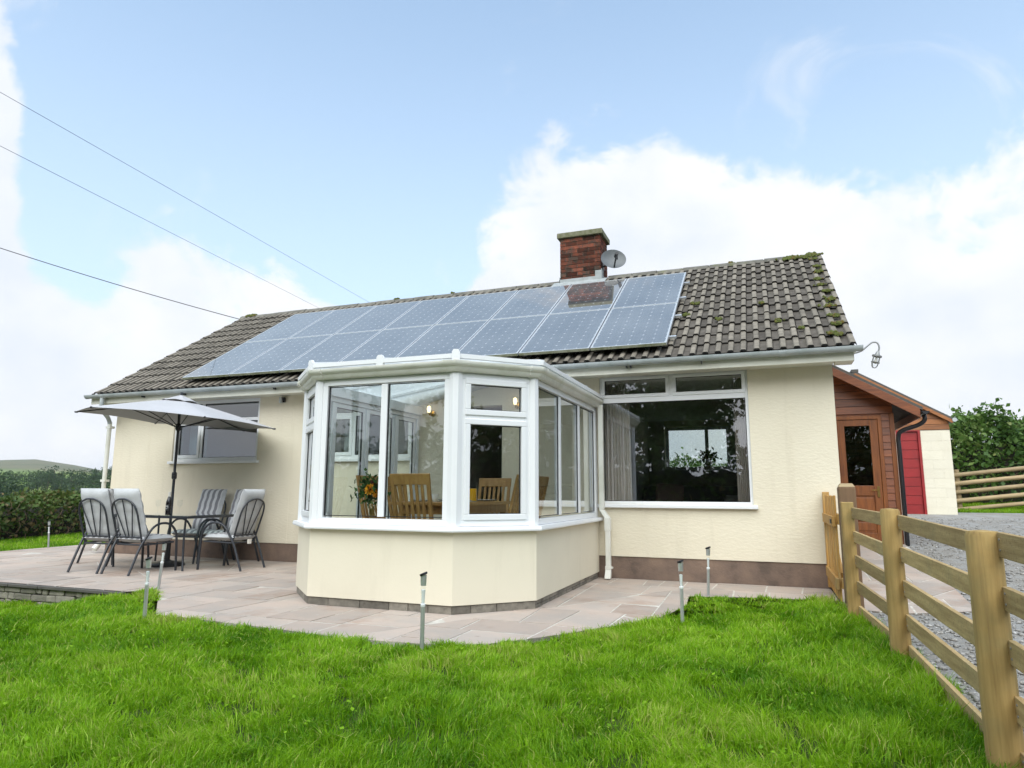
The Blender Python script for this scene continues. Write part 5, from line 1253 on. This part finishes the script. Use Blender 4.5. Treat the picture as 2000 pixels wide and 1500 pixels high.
for y in (PY-.36, PYB):
    for q in (.055, .05):
        for i in range(n+1): a = math.pi*i/n; vs.append((1.525-math.cos(a)*q, y, prz(1.5)-.02-math.sin(a)*q))
m = n+1; fs = []
for i in range(n): fs += [(i, i+1, 2*m+i+1, 2*m+i), (m+i+1, m+i, 3*m+i, 3*m+i+1), (i+1, i, m+i, m+i+1)]
fs.append(tuple(range(m))); gp_.add(vs, fs); gp_.build('gutter', 'black_gloss', po)
MB().tube(smoothpath([(1.525, PY-.22, prz(1.5)-.07), (1.525, PY-.22, prz(1.5)-.15), (1.44, PY-.17, prz(1.5)-.22), (1.22, PY-.08, prz(1.5)-.30), (1.175, PY-.055, prz(1.5)-.40), (1.175, PY-.055, prz(1.5)-.6), (1.175, PY-.055, 1.2), (1.175, PY-.055, PZ-.02)], 5), .033, 10).build('downpipe', 'black_gloss', po, smooth=True)
mb = MB(); mb.lathe([(.0, 0), (.028, .01), (.028, .08), (.0, .09)], (.07, PY-.05, 2.42), 8).build('bulkhead_lamp', 'black', po)

# ================================================================== OUTBUILDING with red door
SY, SZ = 10.0, z_right(10.0)
sh = tag(empty('outbuilding', (0, 0, 0)), 'white block outbuilding with red plank door and timber gable', 'shed')
SX1, SX0 = 3.35, -.55; SD = 4.5; SRX = 1.40
def srz(x): return 2.88+(SX1-x)*.62 if x > SRX else 2.88+(x-(2*SRX-SX1))*.62
rs2 = random.Random(5)
for k in range(9):
    z = SZ-.05+k*.225; u = 2.72 if k % 2 == 0 else 2.72-.22
    while u < SX1-.01:
        w = .44; a, b = max(u, 2.72), min(u+w, SX1)
        if b-a > .02: MB().box(a+.0008, b-.0008, SY+rs2.uniform(-.0015, .0015), SY+.2, z+.0015, min(z+.224, 2.615)).build('block', 'white_block', sh)
        u += w
MB().box(2.722, SX1-.003, SY+.006, SY+.19, SZ-.1, 2.61).box(SX1-.2, SX1-.002, SY+.19, SY+SD, SZ-.1, 2.7).box(SX0, SX0+.2, SY, SY+SD, SZ-.1, 2.7).box(SX0, 2.24, SY+.01, SY+.2, SZ-.1, 2.6).box(SX0+.2, SX1-.2, SY+SD-.2, SY+SD, SZ-.1, 2.7).build('wall', 'white_block', sh)
for k in range(9):
    h = (2.585-SZ)/9; MB().box(2.27, 2.665, SY+.03+.002*(k % 2), SY+.055, SZ+k*h+.004, SZ+(k+1)*h-.006).build('door_plank', 'red_paint', sh, bevel=.004)
MB().box(2.262, 2.67, SY+.056, SY+.07, SZ, 2.585).build('door_backing', 'red_paint', sh)
MB().box(2.668, 2.725, SY-.02, SY+.07, SZ-.02, 2.62).box(2.20, 2.262, SY-.02, SY+.07, SZ-.02, 2.62).box(2.262, 2.668, SY-.018, SY+.07, 2.587, 2.62).build('door_frame', 'red_paint', sh, bevel=.004)
z = 2.622
while z < 4.1:
    z2 = z+.135; xa, xb = SRX*2-SX1+(z-2.84)/.62, SX1-(z-2.84)/.62; xa2, xb2 = SRX*2-SX1+(z2-2.84)/.62, SX1-(z2-2.84)/.62
    xa, xb, xa2, xb2 = max(xa, SX0+.01), min(xb, SX1-.004), max(xa2, SX0+.01), min(xb2, SX1-.004)
    if xb-xa > .1 and xb2 > xa2: MB().add([(xa, SY-.012, z), (xb, SY-.012, z), (xb2, SY-.002, z2-.006), (xa2, SY-.002, z2-.006), (xa, SY+.03, z), (xb, SY+.03, z), (xb2, SY+.03, z2-.006), (xa2, SY+.03, z2-.006)], [(0, 1, 2, 3), (7, 6, 5, 4), (0, 4, 5, 1), (1, 5, 6, 2), (2, 6, 7, 3), (3, 7, 4, 0)]).build('board', 'shed_wood', sh)
    z = z2
gpoly = [(SX0+.02, 2.6), (SX1-.02, 2.6), (SX1-.02, 2.84), (SRX, srz(SRX)-.04), (SX0+.02, 2.84)]
MB().prism(gpoly, SY+.031, SY+.06, lambda a, b, c: (a, c, b)).build('gable_backing', 'shed_wood', sh)
for sgn in (1, -1):
    e = SX1+.06 if sgn > 0 else 2*SRX-SX1-.06
    p = [(e, srz(min(e, SX1))-.04*0-.037), (SRX, srz(SRX)+.0), (SRX, srz(SRX)+.055), (e, srz(min(e, SX1))+.018)]
    if sgn < 0: p = [(2*SRX-a, b) for a, b in [(SX1+.06, srz(SX1)-.037), (SRX, srz(SRX)), (SRX, srz(SRX)+.055), (SX1+.06, srz(SX1)+.018)]]
    MB().prism(p, SY-.10, SY+SD+.1, lambda a, b, c: (a, c, b)).build('roof_slope', 'slate', sh)
    q = [(a, b-.085 if i in (0, 1) else b-.056) for i, (a, b) in enumerate(p)]
    MB().prism(q, SY-.105, SY-.075, lambda a, b, c: (a, c, b)).build('barge_board', 'shed_wood', sh)
MB().beam((SRX, SY-.11, srz(SRX)+.06), (SRX, SY+SD, srz(SRX)+.06), .16, .07).build('ridge', 'slate', sh)
MB().tube([(SX1+.10, SY-.12, 2.84), (SX1+.10, SY+SD, 2.84)], .05, 10).build('gutter', 'gutter_grey', sh, smooth=True)
MB().box(2.74, 2.80, SY-.06, SY-.012, 3.03, 3.10).build('lamp_body', 'black', sh)

# ================================================================== FAR FENCE of round rails
ff = tag(empty('round_rail_fence', (3.6, 11.3, .62)), 'pale fence of five round rails beside the white outbuilding', 'fence')
fd = Vector((.955, .10, .115)); 
for k in range(5):
    z = .06+.215*k; r_ = .054+.004*(k % 2); MB().tube([Vector((-.1, 0, z))+fd*-.1, Vector((0, 0, z))+fd*1.8, Vector((0, .0, z+.01))+fd*4.2], [r_, r_*.96, r_*.9], 12).build('rail', 'pale_rail', ff, smooth=True)
for t in (.12, 2.5, 4.9): MB().tube([Vector((0, .10, -.4))+fd*t, Vector((0, .10, 1.07))+fd*t], .062, 12).build('post', 'pale_rail', ff, smooth=True)
# ================================================================== PLANTING
def lumpy_core(pts, w, h, m, name, parent, seed, seg=.35, z=None):
    """dark inner mass of a hedge along a polyline"""
    r_ = random.Random(seed); mb = MB(); P = []
    for a, b in zip(pts[:-1], pts[1:]):
        a, b = Vector(a), Vector(b); n = max(1, int((b-a).length/seg)); P += [a+(b-a)*i/n for i in range(n)]
    P.append(Vector(pts[-1])); k = 9; vs = []
    for i, p in enumerate(P):
        d = (P[min(i+1, len(P)-1)]-P[max(i-1, 0)]).normalized(); s = Vector((d.y, -d.x, 0)).normalized(); s.z = 0
        for j in range(k):
            t = math.pi*j/(k-1); rr_ = r_.uniform(.75, 1.0); vs.append(p+s*(math.cos(t)*w*.5*rr_*(1 if 0 < j < k-1 else .9))+Vector((0, 0, math.sin(t)**.6*h*rr_*.86-.05)))
    n = len(P); fs = [(i*k+j, i*k+j+1, (i+1)*k+j+1, (i+1)*k+j) for i in range(n-1) for j in range(k-1)]+[tuple(range(k)), tuple((n-1)*k+j for j in range(k))]
    mb.add(vs, fs); return mb.build(name, m, parent, smooth=True)
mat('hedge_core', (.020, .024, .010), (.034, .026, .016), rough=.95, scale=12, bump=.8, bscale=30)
def hedge(name, label, pts, w, h, nleaf, size, m, seed, sprig=0, twigs=0, topbias=.35, sp_h=.25, brown=.12, lumpy=1.):
    """pts: (x,y,z,height)"""
    rng = np.random.default_rng(seed); e = tag(empty(name, pts[0][:3]), label, 'hedge'); o0 = np.array(pts[0][:3])
    loc = [(p[0]-o0[0], p[1]-o0[1], p[2]-o0[2]) for p in pts]
    hs = np.array([p[3] for p in pts]); A = np.array(loc); seg = np.linalg.norm(np.diff(A[:, :2], axis=0), axis=1); cum = np.r_[0, np.cumsum(seg)]
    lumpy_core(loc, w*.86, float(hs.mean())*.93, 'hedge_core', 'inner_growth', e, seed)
    t = rng.uniform(0, cum[-1], nleaf); ctr = np.stack([np.interp(t, cum, A[:, i]) for i in range(3)], 1); H = np.interp(t, cum, hs)
    dirv = np.stack([np.interp(t, cum[:-1], np.diff(A[:, 0])/seg), np.interp(t, cum[:-1], np.diff(A[:, 1])/seg)], 1); nrm = np.stack([dirv[:, 1], -dirv[:, 0]], 1); nrm /= np.linalg.norm(nrm, axis=1)[:, None]
    th = rng.uniform(0, np.pi, nleaf); lump = 1+lumpy*(.13*np.sin(t*1.7+seed)+.10*np.sin(t*4.3+2*th)+.06*np.sin(t*9.1))
    rad = (1+rng.normal(0, .07, nleaf))*lump
    off = np.cos(th); off = np.sign(off)*np.abs(off)**.6
    p = ctr.copy(); p[:, :2] += nrm*(off*w*.5*rad)[:, None]; p[:, 2] += np.sin(th)**.62*H*rad*.97
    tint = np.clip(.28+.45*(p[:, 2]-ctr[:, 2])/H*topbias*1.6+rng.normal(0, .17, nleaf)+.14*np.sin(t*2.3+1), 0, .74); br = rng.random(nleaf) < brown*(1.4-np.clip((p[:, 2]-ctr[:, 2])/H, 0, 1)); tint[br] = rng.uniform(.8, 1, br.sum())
    if sprig:
        ts = rng.uniform(0, cum[-1], sprig); q = []; tt = []
        for s in ts:
            c = np.array([np.interp(s, cum, A[:, i]) for i in range(3)]); c[2] += np.interp(s, cum, hs)*(.93+.1*math.sin(s*1.7+seed)); c[:2] += rng.normal(0, w*.14, 2)
            L = rng.uniform(.4, 1.0)*sp_h; d = np.array([rng.normal(0, .22), rng.normal(0, .22), 1])
            for i in range(9): q.append(c+d*L*(i/8)+rng.normal(0, .03, 3)); tt.append(rng.uniform(.35, .7))
        p = np.concatenate([p, np.array(q)]); tint = np.concatenate([tint, np.array(tt)])
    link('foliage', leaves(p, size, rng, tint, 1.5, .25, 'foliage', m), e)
    if twigs:
        mb = MB(); r_ = random.Random(seed)
        for _ in range(twigs):
            s = r_.uniform(0, cum[-1]); c = Vector([float(np.interp(s, cum, A[:, i])) for i in range(3)]); i = min(len(seg)-1, int(np.searchsorted(cum, s))-1 if s > 0 else 0)
            dv = Vector(((A[i+1]-A[i])/seg[i])); nv = Vector((dv.y, -dv.x, 0)); side = r_.choice((1, 1, 1, -1))
            hh = float(np.interp(s, cum, hs)); z0 = r_.uniform(.05, .7)*hh; a = c+nv*side*w*.5*r_.uniform(.98, 1.08)*math.sqrt(max(.1, 1-(z0/hh)**3))+Vector((0, 0, z0))
            b = a+dv*r_.uniform(-.35, .35)+Vector((0, 0, r_.uniform(-.3, .3)))+nv*side*r_.uniform(.0, .10); mb.tube(smoothpath([a, (a+b)/2+nv*side*.06, b], 3), .0045, 4)
        stuff(mb.build('twigs', 'twig', e))
    return e
hedge('bramble_hedge', 'bramble hedge with brown stems along the lawn beyond the patio', [(-15.0, -5, -.03, .88), (-16.9, .4, -.03, .89), (-17.5, 1.9, -.03, .92), (-18.2, 3.9, -.03, .98), (-19.5, 8, 0, 1.1), (-21, 12, 0, 1.15)], 1.25, 1.1, 19000, .07, 'hedge_leaf', 31, sprig=40, twigs=420, sp_h=.10, brown=.24, lumpy=.45)
hedge('tall_hedge', 'tall leafy hedge behind the round rail fence', [(1.5, 15.6, .85, 2.2), (4.2, 13.9, .72, 2.05), (5.8, 14.3, .85, 2.35), (8.0, 14.9, 1.0, 2.6), (13, 16.0, 1.2, 2.7)], 1.6, 2.4, 24000, .10, 'laurel_leaf', 33, sprig=260, twigs=260, sp_h=.42, brown=.06)
hedge('garden_hedge', 'clipped green hedge behind the bungalow, seen through the rear window', [(-13, 11.6, .1, 1.5), (-7, 11.4, .25, 1.4), (-3, 11.3, .4, 1.5), (-1.2, 11.2, .45, 1.4)], 1.3, 1.6, 11000, .065, 'laurel_leaf', 35, sprig=60, sp_h=.2, brown=.03, lumpy=.5)
hedge('boundary_hedge', 'tall dark hedge across the end of the garden under the trees', [(-22, -17.5, -.4, 2.6), (-12, -17.2, -.35, 2.9), (-3, -17, -.3, 3.3), (9, -17.4, -.1, 3.4)], 2.2, 3, 15000, .16, 'hedge_leaf', 39, sprig=120, sp_h=.5, brown=.10)
hedge('drive_hedge', 'brown and green hedge on the far side of the gravel drive', [(12.0, -16, .0, 3.4), (12.4, -8, .05, 3.6), (12.8, 0, .2, 3.4), (13.2, 9, .6, 2.8)], 2.0, 3.2, 9000, .19, 'hedge_leaf', 37, sprig=80, twigs=200, sp_h=.4, brown=.30)

def tree(name, label, base, H, crown_r, n, size, m, seed, trunk_h=.35, group=None, clumps=26, flat=.8, bark='bark', nlimb=7):
    rng = np.random.default_rng(seed); r_ = random.Random(seed); e = tag(empty(name, base), label, 'tree', group)
    tr = MB(); r0 = H*.028
    tr.tube(smoothpath([(0, 0, -.5), (r_.gauss(0, .02)*H, r_.gauss(0, .02)*H, H*.25), (r_.gauss(0, .03)*H, r_.gauss(0, .03)*H, H*.55), (0, 0, H*.85)], 3), [r0*(1-.85*i/9) for i in range(10)], 7)
    cz = H*(trunk_h+(1-trunk_h)*.5); ch = H*(1-trunk_h)*.5
    cc = rng.normal(size=(clumps, 3)); cc /= np.linalg.norm(cc, axis=1)[:, None]; cc *= (rng.uniform(.35, 1, clumps)**.5)[:, None]*np.array([crown_r, crown_r, ch])*.80; cc[:, 2] += cz
    for i in range(nlimb):
        c = cc[i]; z0 = H*r_.uniform(.22, .5); tr.tube([(0, 0, z0), (c[0]*.5, c[1]*.5, (z0+c[2])*.5+.03*H), tuple(c)], [r0*.45, r0*.28, r0*.08], 5)
    tr.build('trunk', bark, e, smooth=True)
    k = rng.integers(0, clumps, n); cr = crown_r*rng.uniform(.24, .40, clumps)*(1 if clumps < 60 else .62); d = rng.normal(size=(n, 3)); d /= np.linalg.norm(d, axis=1)[:, None]
    p = cc[k]+d*(cr[k]*rng.uniform(.45, 1.05, n)**.5)[:, None]*np.array([1, 1, flat])
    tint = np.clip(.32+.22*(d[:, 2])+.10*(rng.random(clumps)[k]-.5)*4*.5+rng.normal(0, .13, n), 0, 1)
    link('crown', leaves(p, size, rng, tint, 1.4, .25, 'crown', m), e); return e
# trees at the end of the garden, behind the photographer (they show in the window glass)
tree('garden_tree', 'broad leafy tree at the end of the garden facing the big living room window', (-5.2, -21, -.3), 11.5, 5.2, 22000, .15, 'tree_leaf', 41, .20, 'trees at the end of the garden', 120)
tree('garden_tree', 'broad leafy tree at the end of the garden facing the gate', (2.4, -21.5, -.2), 10.5, 4.6, 18000, .15, 'tree_leaf', 42, .18, 'trees at the end of the garden', 110)
tree('garden_tree', 'tall branching tree at the end of the garden facing the conservatory', (-13.8, -19.5, -.5), 10.0, 3.8, 9000, .15, 'tree_leaf', 43, .42, 'trees at the end of the garden', 80)
# countryside trees across the valley: each stands on the far slope
def ray_dir(px, py):
    return _fwd+_rt*((px-1000)/FPX)+_up*((750-py)/FPX)
rf_ = random.Random(77); KINDS = 0
spots_far = []
for i in range(29):
    px = -110+i*11.5+rf_.uniform(-6, 6); t = rf_.choice((235, 260, 300, 330, 360, 400))*rf_.uniform(.95, 1.08)
    if 20 < px < 105 and 250 < t < 350 and rf_.random() < .55: continue
    spots_far.append((px, t))
spots_far += [(-12, 205), (4, 215), (150, 270), (172, 262), (196, 300), (118, 285), (90, 392), (60, 405), (30, 398), (185, 395), (208, 400), (135, 300), (75, 330)]
ordw = 0
for i, (px, t) in enumerate(spots_far):
    d = ray_dir(px, 955); d = Vector((d.x, d.y, 0)).normalized(); P = CAM_POS+d*t; a = math.atan2(P.x, P.y); zg = far_z(math.hypot(P.x, P.y), a)
    H = rf_.uniform(5.5, 9.5) if t < 340 else rf_.uniform(7, 11)
    if t < 225: H = 11.5
    nm = 'valley_tree'; tree(nm, 'tall tree standing above the woods across the valley' if H > 8.6 else ('small tree in the valley woods, close behind the bramble hedge top' if H < 6.8 else 'middle sized round tree in the valley woods'), (P.x, P.y, zg-.4), H, H*rf_.uniform(.45, .68), 1100, H*.045, 'far_leaf', 500+i, .06, 'trees across the valley', 24, .85, nlimb=3)

# ================================================================== OVERHEAD CABLES and their poles
def pole(x, y, z, h, lab):
    e = tag(empty('utility_pole', (x, y, z)), lab, 'pole', 'poles carrying the overhead cables')
    MB().tube([(0, 0, -1), (0, 0, h)], [.15, .11], 10).build('shaft', 'bark', e, smooth=True); MB().box(-.7, .7, -.06, .06, h-.45, h-.33).build('cross_arm', 'bark', e)
    return e
def cable(a, b, sag, r_, lab):
    a, b = Vector(a), Vector(b); n = 40; pts = [a+(b-a)*i/n+Vector((0, 0, -sag*4*(i/n)*(1-i/n))) for i in range(n+1)]
    return tag(MB().tube(pts, r_, 5).build('overhead_cable', 'black', None), lab, 'cable', 'overhead cables')
cA = (Vector((-19.52, 1.81, 11.61)), Vector((-22.52, 24.4, 12.23))); cB = (Vector((-19.60, 2.03, 10.19)), Vector((-25.39, 23.36, 11.91)))
def ext(c, t): return c[0]+(c[1]-c[0])*t
cable(ext(cA, -1.0), ext(cA, 1.75), .0, .0065, 'highest thin overhead cable running past the roof')
cable(ext(cB, -1.0), ext(cB, 1.75), .0, .0065, 'lower of the two thin overhead cables running past the roof')
for c in (ext(cA, -1.0),): pole(c.x+.0, c.y, -.6, c.z+.6, 'wooden utility pole beyond the lawn end of the garden')
for c in (ext(cA, 1.75),): pole(c.x-1.5, c.y, -1.2, c.z+1.2, 'wooden utility pole in the field behind the bungalow')
svc = Vector((-12.02, 3.17, 5.0)); far_end = svc+(Vector((-15.52, -.09, 6.42))-svc)*3.2
cable(far_end, svc, .42, .0085, 'black service cable running down to the end of the roof ridge')
pole(far_end.x, far_end.y, -.4, far_end.z+.4+.3, 'wooden utility pole feeding the service cable beyond the hedge')

# ================================================================== GRASS
def in_poly(P, poly):
    x, y = P[:, 0], P[:, 1]; c = np.zeros(len(P), bool); n = len(poly)
    for i in range(n):
        (x1, y1), (x2, y2) = poly[i], poly[i-1]
        if y1 == y2: continue
        k = ((y1 > y) != (y2 > y)) & (x < (x2-x1)*(y-y1)/(y2-y1)+x1); c ^= k
    return c
def vnoise(P, sc, seed):
    r_ = np.random.default_rng(seed); G_ = r_.random((64, 64)); u = (P[:, 0]*sc) % 64; v = (P[:, 1]*sc) % 64; i, j = u.astype(int), v.astype(int); fu, fv = u-i, v-j
    fu, fv = fu*fu*(3-2*fu), fv*fv*(3-2*fv); i2, j2 = (i+1) % 64, (j+1) % 64
    return (G_[i, j]*(1-fu)+G_[i2, j]*fu)*(1-fv)+(G_[i, j2]*(1-fu)+G_[i2, j2]*fu)*fv
def lawn_zv(P):
    x, y = P[:, 0], P[:, 1]; s = lambda a, b, t: (lambda q: q*q*(3-2*q))(np.clip((t-a)/(b-a), 0, 1))
    return np.where(y > 0, -.035, -.035-.22*s(-7.0, -8.5, x)*s(-2.9, -3.3, y)-.012*np.maximum(0, -4.6-y))
def in_view(P, z, mx=.22, my=.25):
    d = np.stack([P[:, 0]-CAM_POS.x, P[:, 1]-CAM_POS.y, z-CAM_POS.z], 1); w = d@np.array(_fwd); u = d@np.array(_rt); v = d@np.array(_up); w_ = np.maximum(w, .01)
    return (w > .3) & (np.abs(u/w_*FPX) < 1000*(1+mx)) & (np.abs(v/w_*FPX) < 750*(1+my))
FENCE_X = lambda y: np.interp(y, [-7.3, -5.36, -3.47, -1.9, -.9], [.06, .02, -.04, -.16, -.2])
def blades(n_target, region, dens, excl, hrange, seed, zfun, mixh=1.0, ref=4.0, powr=1.15):
    rng = np.random.default_rng(seed); x0, x1, y0, y1 = region; out = []; tot = 0; tries = 0
    while tot < n_target and tries < 60:
        tries += 1; P = np.stack([rng.uniform(x0, x1, 200000), rng.uniform(y0, y1, 200000)], 1)
        dd = np.hypot(P[:, 0]-CAM_POS.x, P[:, 1]-CAM_POS.y); P = P[(rng.random(len(P)) < np.clip((ref/np.maximum(dd, .5))**powr, 0, 1))]
        P = P[dens(P)]; P = P[in_view(P, zfun(P))]; P = P[excl(P)]
        clump = vnoise(P, 9.0, seed+1); P = P[rng.random(len(P)) < np.clip(1.9*clump-.28, .10, 1)*np.clip(1.5*vnoise(P, 23., seed+7)-.05, .25, 1)]
        out.append(P); tot += len(P)
    P = np.concatenate(out)[:n_target]; n = len(P); z = zfun(P)
    big = vnoise(P, .9, seed+2); mid = vnoise(P, 3.1, seed+3); fine = vnoise(P, 11., seed+4)
    h = (hrange[0]+(hrange[1]-hrange[0])*np.clip(-.05+.55*mid+.55*fine+rng.normal(0, .25, n), 0, 1.5))*mixh
    edge = np.clip(1.15-np.abs(P[:, 0]-FENCE_X(P[:, 1]))/.55, 0, 1)*(P[:, 1] < -.8); h *= 1+.55*edge
    ang = rng.uniform(0, 2*np.pi, n)*.75+2.2*np.pi*vnoise(P, 2.3, seed+5); lean = h*np.clip(rng.normal(.55, .35, n), .02, 1.5)
    dx, dy = np.cos(ang), np.sin(ang); w = rng.uniform(.0017, .0034, n)*np.clip(np.hypot(P[:, 0]-CAM_POS.x, P[:, 1]-CAM_POS.y)/4.2, .9, 1.9); wa = rng.uniform(0, 2*np.pi, n); wx, wy = np.cos(wa)*w, np.sin(wa)*w
    b = np.stack([P[:, 0], P[:, 1], z-.006], 1); mdl = b+np.stack([dx*lean*.30, dy*lean*.30, h*.58], 1); tip = b+np.stack([dx*lean, dy*lean, h*np.clip(1.0-.25*(lean/h)**2, .45, 1)], 1); W = np.stack([wx, wy, np.zeros(n)], 1)
    v = np.stack([b-W, b+W, mdl-W*.8, mdl+W*.8, tip], 1).reshape(-1, 3); o = (np.arange(n)*5)[:, None]
    f = np.concatenate([o+np.array([[0, 1, 3]]), o+np.array([[0, 3, 2]]), o+np.array([[2, 3, 4]])])
    t = .34+.50*(big-.5)+.46*(mid-.5)+.25*(fine-.5)+rng.normal(0, .15, n); dry = rng.random(n) < .05+.10*np.clip(vnoise(P, 1.7, seed+6)-.62, 0, 1)*3; t[dry] = rng.uniform(.8, 1, dry.sum()); t = np.clip(t, 0, 1)
    return v, f, np.repeat(t, 5)
def lawn_ok(P):
    return (P[:, 0] < FENCE_X(P[:, 1])+.10+.05*np.sin(P[:, 1]*7)) & ~((P[:, 1] > -1.35) & (P[:, 0] > -.23))
pat = np.array(PATIO)
def not_patio(P):
    jig = P+np.stack([.10*(vnoise(P, 7., 91)-.5), .16*(vnoise(P, 6., 92)-.40)], 1)
    return ~in_poly(jig, PATIO) & (P[:, 1] < -.85)
v, f, t = blades(380000, (-12, .3, -8.4, -.85), lawn_ok, not_patio, (.024, .088), 61, lawn_zv)
g1 = link('grass', npmesh('grass', v, f, 'grass_blade', t)); stuff(g1); tag(g1, 'rough green lawn grass in front of the bungalow', 'grass')
sidez = lambda P: np.full(len(P), -.035)
v, f, t = blades(45000, (-19, -13.2, -3.1, 7), lambda P: np.ones(len(P), bool), lambda P: ~in_poly(P, PATIO), (.03, .07), 63, sidez, 1.0, 12.)
g2_ = link('grass', npmesh('grass', v, f, 'grass_blade', t)); stuff(g2_); tag(g2_, 'strip of green grass between patio and bramble hedge', 'grass')
bankz = lambda P: np.interp(P[:, 1], [10, 20], [.60, 1.25])-.02
v, f, t = blades(26000, (3.4, 9.5, 10.7, 13.6), lambda P: np.ones(len(P), bool), lambda P: np.ones(len(P), bool), (.05, .11), 65, bankz, 1.0, 20.)
g3 = link('grass', npmesh('grass', v, f, 'grass_blade', t)); stuff(g3); tag(g3, 'green grass under the round rail fence', 'grass')
# broad-leaved weeds in the lawn
rng = np.random.default_rng(70); n = 900; P = np.stack([rng.uniform(-9, .1, n*9), rng.uniform(-8, -1.2, n*9)], 1); P = P[lawn_ok(P) & not_patio(P)]; P = P[vnoise(P, 1.3, 71) > .42][:n]
c = np.concatenate([P+rng.normal(0, .025, P.shape) for _ in range(3)]); zc = lawn_zv(c)+rng.uniform(.02, .05, len(c))
wd = link('lawn_weeds', leaves(np.c_[c, zc], .019, rng, np.clip(rng.normal(.45, .15, len(c)), 0, .75), 1.25, 1.2, 'lawn_weeds', 'grass_blade')); stuff(wd); tag(wd, 'small round clover and plantain leaves among the grass', 'weeds')

# ================================================================== AIR
m = D.materials.new('air'); m.use_nodes = True; nt = m.node_tree; nt.nodes.clear()
pv = nd(nt, 'ShaderNodeVolumePrincipled', Color=(.90, .94, 1, 1), Density=.00013, Anisotropy=.2); nd(nt, 'ShaderNodeOutputMaterial', Volume=pv.outputs[0]); MATS['air'] = m
hb = MB().box(-6300, 6300, -6300, 6300, -14, 105).build('haze', 'air'); stuff(hb); tag(hb, 'thin pale haze over the valley and hills', 'haze')
